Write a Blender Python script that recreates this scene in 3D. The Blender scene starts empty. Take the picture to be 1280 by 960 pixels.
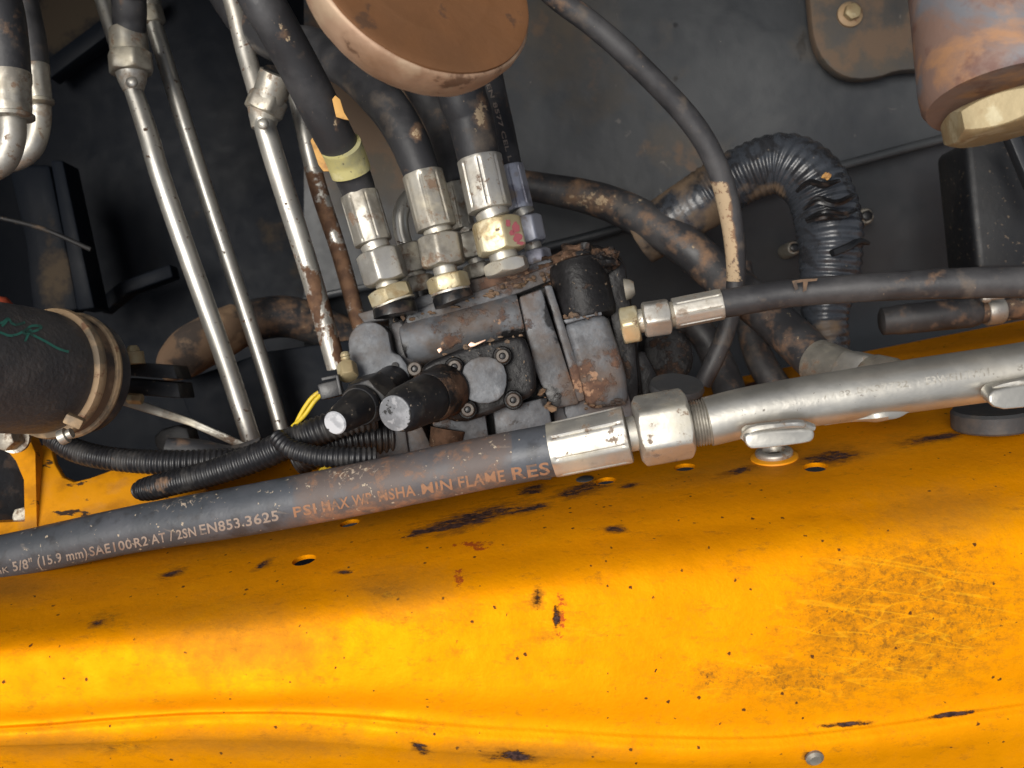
import bpy, bmesh, math, random
from mathutils import Vector, Matrix, noise
from mathutils.bvhtree import BVHTree
random.seed(7)
S = bpy.context.scene
C = S.collection
# ------------------------------------------------------------------ camera, light, exposure
F = 1150.0                       # focal length in photo pixels (photo is 1280 wide)
PITCH = math.radians(60)         # the camera looks steeply down into the machine
CAM = Vector((0.0, 0.0, 1.45))
R = Matrix(((1, 0, 0), (0, math.cos(PITCH), math.sin(PITCH)), (0, -math.sin(PITCH), math.cos(PITCH))))
cam_d = bpy.data.cameras.new('camera'); cam = bpy.data.objects.new('camera', cam_d); C.objects.link(cam)
cam.location = CAM; cam.rotation_euler = (math.pi / 2 - PITCH, 0, 0)
cam_d.sensor_width = 36; cam_d.lens = F / 1280 * 36; cam_d.clip_start = 0.01; cam_d.clip_end = 50
cam_d.dof.use_dof = True; cam_d.dof.focus_distance = 0.52; cam_d.dof.aperture_fstop = 11
S.camera = cam
SUN_F = Vector((-0.34, -0.93, 0.03)).normalized()      # towards the sun, in the camera frame
sw = R @ SUN_F
w = bpy.data.worlds.new('World'); S.world = w; w.use_nodes = True
nt = w.node_tree; bg = nt.nodes['Background']
sky = nt.nodes.new('ShaderNodeTexSky'); sky.sky_type = 'NISHITA'; sky.sun_disc = False
sky.sun_elevation = math.asin(sw.z); sky.sun_rotation = math.atan2(sw.x, sw.y)
sky.air_density = 1.0; sky.dust_density = 3.0; sky.ozone_density = 1.0
hs = nt.nodes.new('ShaderNodeHueSaturation'); hs.inputs['Saturation'].default_value = 0.35; nt.links.new(sky.outputs[0], hs.inputs['Color'])     # a hazy, nearly white sky
nt.links.new(hs.outputs[0], bg.inputs[0]); bg.inputs[1].default_value = 0.10
sun_d = bpy.data.lights.new('sun', 'SUN'); sun = bpy.data.objects.new('sun', sun_d); C.objects.link(sun)
sun_d.energy = 2.3; sun_d.angle = math.radians(34); sun_d.color = (1.0, 0.955, 0.88)
sun.rotation_euler = sw.to_track_quat('Z', 'Y').to_euler(); sun.location = (0, -1, 4)
S.view_settings.view_transform = 'Standard'; S.view_settings.look = 'None'
S.view_settings.exposure = 0.27; S.view_settings.gamma = 1
S.render.engine = 'CYCLES'; S.cycles.max_bounces = 6

# ------------------------------------------------------------------ frame helpers (x right, y depth, z image-up, metres)
def P(px, py, d): return Vector(((px - 640) / F * d, d, -(py - 480) / F * d))
def PX(v): return 640 + F * v.x / v.y, 480 - F * v.z / v.y
def W(v): return R @ v + CAM
def smooth(t): t = max(0.0, min(1.0, t)); return t * t * (3 - 2 * t)

class G:                                        # a mesh being gathered, in the camera frame
    def __init__(s): s.v = []; s.f = []
    def add(s, vs, fs):
        o = len(s.v); s.v += vs; s.f += [tuple(i + o for i in f) for f in fs]; return s

def catmull(pts, n):                            # pts: tuples of any length
    if len(pts) == 2:
        return [tuple(a + (b - a) * i / n for a, b in zip(*pts)) for i in range(n + 1)]
    ext = [tuple(2 * a - b for a, b in zip(pts[0], pts[1]))] + list(pts) + [tuple(2 * a - b for a, b in zip(pts[-1], pts[-2]))]
    out = []; m = len(pts) - 1
    for i in range(n + 1):
        u = i / n * m; k = min(int(u), m - 1); t = u - k
        p0, p1, p2, p3 = ext[k:k + 4]
        out.append(tuple(0.5 * (2 * b + (c - a) * t + (2 * a - 5 * b + 4 * c - d) * t * t + (-a + 3 * b - 3 * c + d) * t ** 3) for a, b, c, d in zip(p0, p1, p2, p3)))
    return out

def tube(pts, seg=28, step=0.0025, mod=None, cap=True, wob=0.0):
    """pts: (px, py, depth, radius_px)"""
    q = [(*P(a, b, d), r * d / F) for a, b, d, r in pts]
    L = sum((Vector(q[i][:3]) - Vector(q[i + 1][:3])).length for i in range(len(q) - 1))
    n = max(len(q) * 3, int(L / step)); c = catmull(q, n)
    ps = [Vector(x[:3]) for x in c]; g = G(); vs = []; s = 0
    up = None
    for i, p in enumerate(ps):
        t = (ps[min(i + 1, n)] - ps[max(i - 1, 0)]).normalized()
        if up is None:
            up = Vector((0, -1, 0)); up = (up - t * up.dot(t))
            if up.length < 0.1: up = Vector((0, 0, 1)) - t * t.z
        up = (up - t * up.dot(t)).normalized(); b = t.cross(up)
        if i: s += (p - ps[i - 1]).length
        for k in range(seg):
            a = 2 * math.pi * k / seg; r = c[i][3]
            if mod: r *= mod(s, a)
            if wob: r *= 1 + wob * noise.noise(Vector((s * 45, math.cos(a) * 1.3, math.sin(a) * 1.3 + pts[0][0])))
            vs.append(p + (up * math.cos(a) + b * math.sin(a)) * r)
    fs = [(i * seg + k, i * seg + (k + 1) % seg, (i + 1) * seg + (k + 1) % seg, (i + 1) * seg + k) for i in range(n) for k in range(seg)]
    if cap: fs += [tuple(range(seg - 1, -1, -1)), tuple(n * seg + k for k in range(seg))]
    return g.add(vs, fs)

def lathe(A, B, prof, seg=40, ang=None, g=None, back=None):
    """A, B frame points; prof: (distance fraction, radius m); ang(fraction, theta) multiplies"""
    g = g or G(); ax = (B - A); L = ax.length; t = ax.normalized()
    up = Vector((0, -1, 0)); up -= t * up.dot(t)
    if up.length < 0.15: up = Vector((0, 0, 1)) - t * t.z
    up.normalize(); b = t.cross(up); vs = []
    for (f_, r) in prof:
        for k in range(seg):
            a = 2 * math.pi * k / seg; rr = r * (ang(f_, a) if ang else 1)
            vs.append(A + ax * f_ + (up * math.cos(a) + b * math.sin(a)) * rr)
    n = len(prof) - 1
    fs = [(i * seg + k, i * seg + (k + 1) % seg, (i + 1) * seg + (k + 1) % seg, (i + 1) * seg + k) for i in range(n) for k in range(seg)]
    fs += [tuple(range(seg - 1, -1, -1)), tuple(n * seg + k for k in range(seg))]
    return g.add(vs, fs)

def hexnut(A, B, Rc, phase=0.0, g=None, sides=6):
    """chamfered hexagon between A and B; Rc corner radius in metres; phase: a corner's angle from the camera side"""
    g = g or G(); ax = B - A; L = ax.length; t = ax.normalized(); seg = 60
    up = Vector((0, -1, 0)); up -= t * up.dot(t)
    if up.length < 0.15: up = Vector((0, 0, 1)) - t * t.z
    up.normalize(); b = t.cross(up); ap = Rc * math.cos(math.pi / sides); rings = []
    st = 2 * math.pi / sides
    def hr(a):
        x = ((a - phase) % st) - st / 2
        return ap / math.cos(x)
    for kind in (0, 1, 2, 3, 4, 5):
        ring = []
        for k in range(seg):
            a = 2 * math.pi * k / seg + phase; h = hr(a); h2 = min(h, Rc * 0.985)
            inset = max(0.0, (h - ap * 1.0)) * 0.62 + L * 0.02
            if kind == 0: r, z = ap * 0.94, 0
            elif kind == 1: r, z = h2 * 0.985, inset
            elif kind == 2: r, z = h2, inset + L * 0.03
            elif kind == 3: r, z = h2, L - inset - L * 0.03
            elif kind == 4: r, z = h2 * 0.985, L - inset
            else: r, z = ap * 0.94, L
            ring.append(A + t * z + (up * math.cos(a) + b * math.sin(a)) * r)
        rings += ring
    fs = [(i * seg + k, i * seg + (k + 1) % seg, (i + 1) * seg + (k + 1) % seg, (i + 1) * seg + k) for i in range(5) for k in range(seg)]
    fs += [tuple(range(seg - 1, -1, -1)), tuple(5 * seg + k for k in range(seg))]
    return g.add(rings, fs)

def chaikin(p, n=1):
    for _ in range(n):
        q = []
        for i in range(len(p)):
            a, b = p[i], p[(i + 1) % len(p)]
            q += [(a[0] * .75 + b[0] * .25, a[1] * .75 + b[1] * .25), (a[0] * .25 + b[0] * .75, a[1] * .25 + b[1] * .75)]
        p = q
    return p

def prism(poly, d, th, bev=0.0012, rnd=0, g=None, dirn=(0, 1, 0), seg=2, rough=0.0):
    """poly in photo px, front face at depth d (number or function of px, py), extruded by th along dirn"""
    g = g or G(); poly = chaikin(poly, rnd) if rnd else poly
    df = d if callable(d) else (lambda a, b: d)
    fr = [P(a, b, df(a, b)) for a, b in poly]; dv = Vector(dirn).normalized() * th; n = len(fr)
    bm = bmesh.new()
    v1 = [bm.verts.new(p) for p in fr]; v2 = [bm.verts.new(p + dv) for p in fr]
    bm.faces.new(v1); bm.faces.new(v2[::-1])
    for i in range(n): bm.faces.new((v1[(i + 1) % n], v1[i], v2[i], v2[(i + 1) % n]))
    bmesh.ops.recalc_face_normals(bm, faces=bm.faces)
    if bev:
        es = [e for e in bm.edges if e.calc_face_angle(0) > 0.5]
        bmesh.ops.bevel(bm, geom=es, offset=bev, segments=seg, affect='EDGES', profile=0.5, clamp_overlap=True)
    if rough:
        bmesh.ops.triangulate(bm, faces=[f for f in bm.faces if len(f.verts) > 4])
        bmesh.ops.subdivide_edges(bm, edges=[e for e in bm.edges if e.calc_length() > 0.006], cuts=2, use_grid_fill=True)
        for v in bm.verts: v.co += noise.noise_vector(v.co * 90) * rough
    bm.verts.index_update()
    vs = [v.co.copy() for v in bm.verts]; fs = [tuple(v.index for v in f.verts) for f in bm.faces]
    bm.free(); return g.add(vs, fs)

def blob(c, r, amp=0.25, sc=60, sub=3, g=None, seed=0):
    g = g or G(); bm = bmesh.new(); bmesh.ops.create_icosphere(bm, subdivisions=sub, radius=1)
    for v in bm.verts:
        n = v.co.normalized(); k = 1 + amp * noise.noise(n * 1.6 + Vector((seed, 0, 0))) + amp * .4 * noise.noise(n * 4 + Vector((seed, 3, 0)))
        v.co = Vector((n.x * r[0], n.y * r[1], n.z * r[2])) * k + c
    bm.verts.index_update()
    vs = [v.co.copy() for v in bm.verts]; fs = [tuple(v.index for v in f.verts) for f in bm.faces]
    bm.free(); return g.add(vs, fs)

def boxf(c, sx, sy, sz, axis=None, bev=0.0008, g=None):
    """box centred at frame point c; axis = frame direction of its x side"""
    g = g or G(); x = Vector(axis or (1, 0, 0)).normalized(); y = Vector((0, 1, 0)); y = (y - x * y.dot(x)).normalized(); z = x.cross(y)
    bm = bmesh.new(); bmesh.ops.create_cube(bm, size=1)
    for v in bm.verts: v.co = c + x * v.co.x * sx + y * v.co.y * sy + z * v.co.z * sz
    if bev: bmesh.ops.bevel(bm, geom=list(bm.edges), offset=bev, segments=2, affect='EDGES', profile=0.5, clamp_overlap=True)
    bm.verts.index_update()
    vs = [v.co.copy() for v in bm.verts]; fs = [tuple(v.index for v in f.verts) for f in bm.faces]
    bm.free(); return g.add(vs, fs)

def link(name, g, mat, parent=None, base=None, attrs=None, angle=38):
    """one mesh object; verts kept relative to the thing's base"""
    b = parent['_b'] if parent is not None else (base if base is not None else sum(g.v, Vector()) / len(g.v))
    b = Vector(b); wb = W(b)
    me = bpy.data.meshes.new(name); me.from_pydata([tuple(W(v) - wb) for v in g.v], [], g.f)
    bm = bmesh.new(); bm.from_mesh(me); bmesh.ops.recalc_face_normals(bm, faces=bm.faces); bm.to_mesh(me); bm.free()
    for p in me.polygons: p.use_smooth = True
    me.set_sharp_from_angle(angle=math.radians(angle))
    if attrs:
        pxs = [PX(v) for v in g.v]
        for an, fn in attrs.items():
            at = me.attributes.new(an, 'FLOAT', 'POINT')
            for i, (a, c_) in enumerate(pxs): at.data[i].value = fn(a, c_)
    me.materials.append(mat)
    o = bpy.data.objects.new(name, me); C.objects.link(o); o['_b'] = list(b)
    if parent is not None: o.parent = parent
    else: o.location = wb
    o['_n'] = len(g.v)
    GM[o.name] = g
    return o
GM = {}
def thing(name, label, cat, base, group=None):
    o = bpy.data.objects.new(name, None); C.objects.link(o); o.empty_display_size = 0.01
    o.location = W(base); o['_b'] = list(base); o['label'] = label; o['category'] = cat
    if group: o['group'] = group
    return o
def tag(o, label=None, cat=None, group=None, kind=None):
    for k, v in (('label', label), ('category', cat), ('group', group), ('kind', kind)):
        if v: o[k] = v
    return o
def seg2(x0, y0, x1, y1):                      # distance from a px point to a segment
    def f(a, b):
        dx, dy = x1 - x0, y1 - y0; t = max(0, min(1, ((a - x0) * dx + (b - y0) * dy) / (dx * dx + dy * dy + 1e-9)))
        return math.hypot(a - x0 - dx * t, b - y0 - dy * t)
    return f
def ell(cx, cy, rx, ry, ang=0, soft=1.0):
    ca, sa = math.cos(math.radians(ang)), math.sin(math.radians(ang))
    def f(a, b):
        x, y = a - cx, b - cy; u = (x * ca + y * sa) / rx; v = (-x * sa + y * ca) / ry
        return smooth((1 - math.hypot(u, v)) / soft + 0.0)
    return f

# ------------------------------------------------------------------ materials
def mat(name, col, rough=0.5, metal=0.0, layers=(), bump=(), var=None, coat=0.0, spec=0.5, rnd=True):
    """layers: dict(c, s, lo, hi, attr, w, rough, metal, st=(x,y,z), det, dist, kind, bump); bump: (scale, strength, detail)"""
    m = bpy.data.materials.new(name); m.use_nodes = True; N = m.node_tree.nodes; K = m.node_tree.links
    b = N['Principled BSDF']; tc = N.new('ShaderNodeTexCoord'); vec = tc.outputs['Object']
    if rnd:
        oi = N.new('ShaderNodeObjectInfo'); ad = N.new('ShaderNodeVectorMath'); ad.operation = 'ADD'
        ml = N.new('ShaderNodeMath'); ml.operation = 'MULTIPLY'; ml.inputs[1].default_value = 3.7
        K.new(oi.outputs['Random'], ml.inputs[0]); K.new(vec, ad.inputs[0]); K.new(ml.outputs[0], ad.inputs[1]); vec = ad.outputs[0]
    def tex(s, det=5, st=None, dist=0.0, kind='noise', rot=None, r=0.55, gain=0):
        v = vec
        if st or rot:
            mp = N.new('ShaderNodeMapping'); K.new(v, mp.inputs[0])
            if st: mp.inputs['Scale'].default_value = st
            if rot:
                m0 = N.new('ShaderNodeMapping'); K.new(v, m0.inputs[0]); m0.inputs['Rotation'].default_value = [math.radians(x) for x in rot]; K.new(m0.outputs[0], mp.inputs[0])
            v = mp.outputs[0]
        if kind in ('noise', 'line'):
            n = N.new('ShaderNodeTexNoise'); n.inputs['Scale'].default_value = s; n.inputs['Detail'].default_value = det
            n.inputs['Roughness'].default_value = r; n.inputs['Distortion'].default_value = dist; K.new(v, n.inputs['Vector'])
            if kind == 'line':                                  # hairlines: where the noise crosses its middle
                a1 = N.new('ShaderNodeMath'); a1.operation = 'SUBTRACT'; a1.inputs[1].default_value = .5; K.new(n.outputs[0], a1.inputs[0])
                a2 = N.new('ShaderNodeMath'); a2.operation = 'ABSOLUTE'; K.new(a1.outputs[0], a2.inputs[0])
                a3 = N.new('ShaderNodeMath'); a3.operation = 'MULTIPLY_ADD'; a3.inputs[1].default_value = -14; a3.inputs[2].default_value = .5; K.new(a2.outputs[0], a3.inputs[0]); return a3.outputs[0]
            if not gain: return n.outputs[0]
            q = N.new('ShaderNodeMath'); q.operation = 'MULTIPLY_ADD'; q.inputs[1].default_value = gain; q.inputs[2].default_value = .5 - gain * .5; K.new(n.outputs[0], q.inputs[0]); return q.outputs[0]
        n = N.new('ShaderNodeTexVoronoi'); n.inputs['Scale'].default_value = s; wn = N.new('ShaderNodeTexNoise'); wn.inputs['Scale'].default_value = s * 3; K.new(v, wn.inputs['Vector']); wm = N.new('ShaderNodeVectorMath'); wm.operation = 'SCALE'; wm.inputs[3].default_value = .5 / s; K.new(wn.outputs['Color'], wm.inputs[0]); wa = N.new('ShaderNodeVectorMath'); K.new(v, wa.inputs[0]); K.new(wm.outputs[0], wa.inputs[1]); K.new(wa.outputs[0], n.inputs['Vector'])
        # dots of unequal size: small distance, only for some cells
        sp = N.new('ShaderNodeSeparateColor'); K.new(n.outputs['Color'], sp.inputs[0])
        mu = N.new('ShaderNodeMath'); mu.operation = 'MULTIPLY_ADD'; mu.inputs[1].default_value = 0.9; mu.inputs[2].default_value = 0.0
        K.new(sp.outputs[0], mu.inputs[0]); pw = N.new('ShaderNodeMath'); pw.operation = 'POWER'; pw.inputs[1].default_value = 4; K.new(mu.outputs[0], pw.inputs[0])
        su = N.new('ShaderNodeMath'); su.operation = 'SUBTRACT'; K.new(pw.outputs[0], su.inputs[0]); K.new(n.outputs['Distance'], su.inputs[1]); return su.outputs[0]
    rgb = N.new('ShaderNodeRGB'); rgb.outputs[0].default_value = (*col, 1); ccol = rgb.outputs[0]
    if var:                                                     # base tone variation (colour b, scale, amount)
        c2, s2, a2 = var; t = tex(s2, 6); mr = N.new('ShaderNodeMapRange'); mr.inputs[1].default_value = .35; mr.inputs[2].default_value = .65; mr.inputs[4].default_value = a2
        K.new(t, mr.inputs[0]); mx = N.new('ShaderNodeMix'); mx.data_type = 'RGBA'; K.new(mr.outputs[0], mx.inputs[0]); K.new(ccol, mx.inputs[6]); mx.inputs[7].default_value = (*c2, 1); ccol = mx.outputs[2]
    rv = N.new('ShaderNodeValue'); rv.outputs[0].default_value = rough; crough = rv.outputs[0]
    rt = tex(70, 5); rm = N.new('ShaderNodeMath'); rm.operation = 'MULTIPLY_ADD'; rm.inputs[1].default_value = 0.35; K.new(rt, rm.inputs[0])
    rs = N.new('ShaderNodeMath'); rs.operation = 'SUBTRACT'; rs.inputs[1].default_value = 0.175; K.new(crough, rs.inputs[0]); K.new(rs.outputs[0], rm.inputs[2]); crough = rm.outputs[0]
    mv = N.new('ShaderNodeValue'); mv.outputs[0].default_value = metal; cmet = mv.outputs[0]
    height = None
    for L in layers:
        t = tex(L.get('s', 40), L.get('det', 6), L.get('st'), L.get('dist', 0), L.get('kind', 'noise'), L.get('rot'), L.get('r', .6), 1.6)
        if L.get('attr'):
            at = N.new('ShaderNodeAttribute'); at.attribute_name = L['attr']
            ma = N.new('ShaderNodeMath'); ma.operation = 'MULTIPLY_ADD'; ma.inputs[1].default_value = L.get('w', .5); K.new(at.outputs['Fac'], ma.inputs[0]); K.new(t, ma.inputs[2]); t = ma.outputs[0]
        mr = N.new('ShaderNodeMapRange'); mr.inputs[1].default_value = L['lo']; mr.inputs[2].default_value = L['hi']; mr.inputs[4].default_value = L.get('a', 1); K.new(t, mr.inputs[0]); fac = mr.outputs[0]
        mx = N.new('ShaderNodeMix'); mx.data_type = 'RGBA'; K.new(fac, mx.inputs[0]); K.new(ccol, mx.inputs[6])
        c2 = L['c']
        if L.get('c2'):
            tt = tex(L.get('s', 40) * 2.3, 4); m2 = N.new('ShaderNodeMix'); m2.data_type = 'RGBA'; r2 = N.new('ShaderNodeMapRange'); r2.inputs[1].default_value = .4; r2.inputs[2].default_value = .6
            K.new(tt, r2.inputs[0]); K.new(r2.outputs[0], m2.inputs[0]); m2.inputs[6].default_value = (*c2, 1); m2.inputs[7].default_value = (*L['c2'], 1); K.new(m2.outputs[2], mx.inputs[7])
        else: mx.inputs[7].default_value = (*c2, 1)
        ccol = mx.outputs[2]
        for key, cur in (('rough', 0), ('metal', 1)):
            if key in L:
                q = N.new('ShaderNodeMix'); K.new(fac, q.inputs[0]); K.new(crough if cur == 0 else cmet, q.inputs[2]); q.inputs[3].default_value = L[key]
                if cur == 0: crough = q.outputs[0]
                else: cmet = q.outputs[0]
        if L.get('bump'):
            q = N.new('ShaderNodeMath'); q.operation = 'MULTIPLY'; q.inputs[1].default_value = L['bump']; K.new(fac, q.inputs[0])
            if height is None: height = q.outputs[0]
            else:
                z = N.new('ShaderNodeMath'); z.operation = 'ADD'; K.new(height, z.inputs[0]); K.new(q.outputs[0], z.inputs[1]); height = z.outputs[0]
    for (s, a, dt) in bump:
        t = tex(s, dt); q = N.new('ShaderNodeMath'); q.operation = 'MULTIPLY'; q.inputs[1].default_value = a; K.new(t, q.inputs[0])
        if height is None: height = q.outputs[0]
        else:
            z = N.new('ShaderNodeMath'); z.operation = 'ADD'; K.new(height, z.inputs[0]); K.new(q.outputs[0], z.inputs[1]); height = z.outputs[0]
    if height is not None:
        bp = N.new('ShaderNodeBump'); bp.inputs['Strength'].default_value = 1.0; bp.inputs['Distance'].default_value = 0.001; K.new(height, bp.inputs['Height']); K.new(bp.outputs[0], b.inputs['Normal'])
    K.new(ccol, b.inputs['Base Color']); K.new(crough, b.inputs['Roughness']); K.new(cmet, b.inputs['Metallic'])
    b.inputs['Specular IOR Level'].default_value = spec; b.inputs['Coat Weight'].default_value = coat; b.inputs['Coat Roughness'].default_value = 0.25
    return m
DUST = (0.30, 0.23, 0.165); MUD = (0.27, 0.155, 0.085); RUST = (0.20, 0.075, 0.028); RUSTD = (0.07, 0.028, 0.014)
M = {}
M['paint'] = mat('yellow_paint', (0.86, 0.315, 0.0005), .60, .42, [
    dict(c=(0.66, 0.225, 0.001), s=20, lo=.45, hi=.95, a=.6, det=9, r=.7),
    dict(c=(0.92, 0.39, 0.002), s=34, lo=.55, hi=.95, a=.6, det=9, r=.7, st=(.4, 1, 1)),
    dict(c=(0.45, 0.16, 0.006), s=120, lo=.60, hi=1.0, a=.55, det=10, r=.82),
    dict(c=(0.34, 0.135, 0.010), s=150, lo=.72, hi=1.15, a=.85, attr='scuff', w=.42, det=10, r=.82, st=(.6, 1, 1), rough=.7),
    dict(c=(0.24, 0.10, 0.012), s=330, lo=.92, hi=1.08, a=.75, attr='scuff', w=.42, det=8, r=.8),
    dict(c=(0.95, 0.47, 0.012), s=70, lo=.54, hi=.74, a=.50, attr='scuff', w=.22, det=2, st=(.05, 1, 1), rot=(0, 0, 8), kind='line'),
    dict(c=(0.95, 0.47, 0.012), s=60, lo=.58, hi=.76, a=.48, attr='scuff', w=.22, det=2, st=(.06, 1, 1), rot=(0, 0, -24), kind='line'),
    dict(c=(0.50, 0.19, 0.006), s=80, lo=.58, hi=.80, a=.4, attr='scuff', w=.22, det=2, st=(.06, 1, 1), rot=(0, 0, 30), kind='line'),
    dict(c=(0.12, 0.045, 0.012), s=260, lo=.34, hi=.44, kind='dots'),
    dict(c=(0.09, 0.035, 0.012), s=105, lo=.54, hi=.57, kind='dots'),
    dict(c=(0.26, 0.13, 0.03), s=70, lo=.55, hi=1.25, a=.55, attr='dirt', w=.6, det=12, r=.85, rough=.75),
    dict(c=(0.36, 0.04, 0.015), s=260, r=.8, lo=.80, hi=.86, attr='red', w=.42, det=8, a=.8),
    dict(c=(0.30, 0.115, 0.012), s=150, lo=.58, hi=.86, a=.8, attr='chip', w=.50, det=10, r=.82, st=(.5, 1, 1), rough=.7),
    dict(c=(0.11, 0.060, 0.050), c2=(0.040, 0.025, 0.026), s=190, lo=.82, hi=.94, attr='chip', w=.50, det=10, r=.80, st=(.45, 1, 1), dist=.2, rough=.8, bump=-.5),
], bump=[(22, .7, 3), (420, .14, 4), (130, .25, 4)], coat=.0, spec=.06, rnd=False)
M['paint2'] = mat('yellow_paint_dusty', (0.80, 0.32, 0.004), .5, 0, [
    dict(c=(0.50, 0.19, 0.01), s=40, lo=.5, hi=.75, a=.7), dict(c=(0.05, 0.03, 0.02), s=70, lo=.70, hi=.73, st=(.5, 1, 1)),
    dict(c=DUST, s=22, lo=.55, hi=.85, a=.35, rough=.8)], bump=[(60, .5, 4)])
M['zinc'] = mat('zinc_plated_steel', (0.53, 0.515, 0.475), .44, .75, [dict(c=(0.30, 0.25, 0.17), s=35, lo=.45, hi=.85, a=.65, rough=.6, metal=.3, det=9, r=.7),
    dict(c=(0.36, 0.34, 0.30), s=60, lo=.5, hi=.7, a=.6, rough=.5), dict(c=(0.62, 0.57, 0.44), s=25, lo=.5, hi=.75, a=.6, rough=.5, metal=.5),
    dict(c=(0.16, 0.085, 0.04), s=120, lo=.63, hi=.72, a=.75, rough=.8, metal=.1, r=.7), dict(c=(0.22, 0.14, 0.08), s=48, lo=.64, hi=.74, a=.6, rough=.75, metal=.2)],
    bump=[(300, .10, 5), (70, .25, 3)])
M['zincdull'] = mat('dull_zinc_fitting', (0.42, 0.40, 0.35), .45, .7, [dict(c=(0.24, 0.19, 0.12), s=35, lo=.42, hi=.8, a=.7, rough=.65, metal=.2, det=9, r=.7),
    dict(c=(0.22, 0.20, 0.17), s=55, lo=.48, hi=.68, a=.8, rough=.6), dict(c=(0.55, 0.50, 0.38), s=40, lo=.55, hi=.72, a=.6, metal=.4),
    dict(c=(0.17, 0.09, 0.045), s=90, lo=.58, hi=.72, a=.8, rough=.8, metal=.1, r=.7)], bump=[(260, .12, 5), (60, .3, 3)])
M['brass'] = mat('yellow_zinc_fitting', (0.62, 0.53, 0.33), .40, .6, [
    dict(c=(0.30, 0.20, 0.09), s=70, lo=.52, hi=.70, a=.8, rough=.65, metal=.3), dict(c=(0.75, 0.70, 0.52), s=50, lo=.55, hi=.7, a=.6),
    dict(c=(0.12, 0.06, 0.03), s=150, lo=.66, hi=.72, a=.8, metal=0, rough=.85)], bump=[(240, .15, 4), (60, .3, 3)])
M['bluezinc'] = mat('blue_zinc_fitting', (0.46, 0.475, 0.54), .45, .6, [dict(c=(0.20, 0.20, 0.25), s=60, lo=.5, hi=.65, a=.8), dict(c=DUST, s=80, lo=.58, hi=.75, a=.7, metal=0, rough=.8)], bump=[(200, .12, 4)])
M['tube'] = mat('steel_tube', (0.56, 0.545, 0.50), .40, .78, [
    dict(c=(0.30, 0.22, 0.13), s=14, lo=.50, hi=.9, a=.4, rough=.5, metal=.6, det=8), dict(c=(0.72, 0.70, 0.63), s=30, lo=.5, hi=.7, a=.5),
    dict(c=(0.16, 0.085, 0.045), c2=(0.09, 0.045, 0.025), s=60, lo=.90, hi=1.0, attr='rust', w=.45, rough=.85, metal=0, r=.7, bump=.2), dict(c=(0.09, 0.05, 0.03), s=220, lo=.70, hi=.75, rough=.85, metal=0)],
    bump=[(180, .12, 4)])
M['pipe'] = mat('satin_steel_pipe', (0.44, 0.425, 0.385), .40, .8, [
    dict(c=(0.60, 0.58, 0.52), s=20, lo=.45, hi=.7, a=.8), dict(c=(0.36, 0.30, 0.21), s=14, lo=.58, hi=.85, a=.4, rough=.55, metal=.4),
    dict(c=(0.30, 0.20, 0.12), s=45, lo=1.0, hi=1.25, attr='rust', w=.55, a=.7, rough=.7, metal=.2), dict(c=(0.10, 0.08, 0.06), s=380, lo=.78, hi=.84, a=.7, rough=.8, metal=0, attr='pit', w=.10),
    dict(c=(0.60, 0.57, 0.50), s=90, lo=.62, hi=.8, a=.35)], bump=[(350, .12, 5), (40, .3, 3)])
M['rubber'] = mat('black_rubber', (0.030, 0.030, 0.033), .50, 0, [
    dict(c=(0.075, 0.073, 0.075), s=24, lo=.42, hi=.72, a=.8, det=8, rough=.6), dict(c=(0.19, 0.145, 0.105), s=45, lo=.62, hi=.85, a=.55, rough=.85, det=8),
    dict(c=(0.30, 0.23, 0.16), s=420, lo=.80, hi=.86, a=.7, rough=.9), dict(c=MUD, s=60, lo=.80, hi=1.15, attr='mud', w=.45, a=.85, rough=.9, det=8, r=.65, bump=.25),
    dict(c=(0.50, 0.38, 0.24), s=220, lo=1.06, hi=1.14, attr='mud', w=.5, a=.8, rough=.9, r=.7)], bump=[(500, .10, 4), (90, .3, 5)])
M['mainhose'] = mat('worn_black_hose', (0.055, 0.062, 0.072), .45, 0, [
    dict(c=(0.095, 0.10, 0.115), s=20, lo=.4, hi=.7, a=.7, det=8), dict(c=(0.03, 0.03, 0.033), s=60, lo=.55, hi=.7, a=.6),
    dict(c=(0.13, 0.095, 0.080), s=30, lo=.88, hi=1.15, attr='mud', w=.6, a=.75, rough=.65, det=9, r=.65), dict(c=(0.36, 0.17, 0.08), s=120, lo=1.26, hi=1.5, attr='mud', w=.66, a=.5, rough=.85, det=8, r=.7),
    dict(c=(0.50, 0.40, 0.30), s=260, lo=.94, hi=1.08, attr='spk', w=.42, a=.8, rough=.9, dist=1.5), dict(c=(0.55, 0.45, 0.32), s=260, lo=.74, hi=.79, a=.7, rough=.9),
    dict(c=(0.30, 0.25, 0.20), s=140, lo=.76, hi=.84, a=.3, st=(.15, 1, 1), rot=(0, 0, 12))], bump=[(600, .10, 3), (120, .35, 6)])
M['black'] = mat('black_painted_steel', (0.007, 0.008, 0.010), .5, 0, [dict(c=(0.020, 0.019, 0.019), s=18, lo=.5, hi=.75, a=.8, det=8, rough=.7), dict(c=(0.13, 0.085, 0.05), s=26, lo=1.0, hi=1.15, attr='mud', w=.45, a=.9, rough=.9, det=8, r=.65),
    dict(c=(0.16, 0.12, 0.08), s=300, lo=.72, hi=.78, a=.7)], bump=[(50, .6, 5)])
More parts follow.
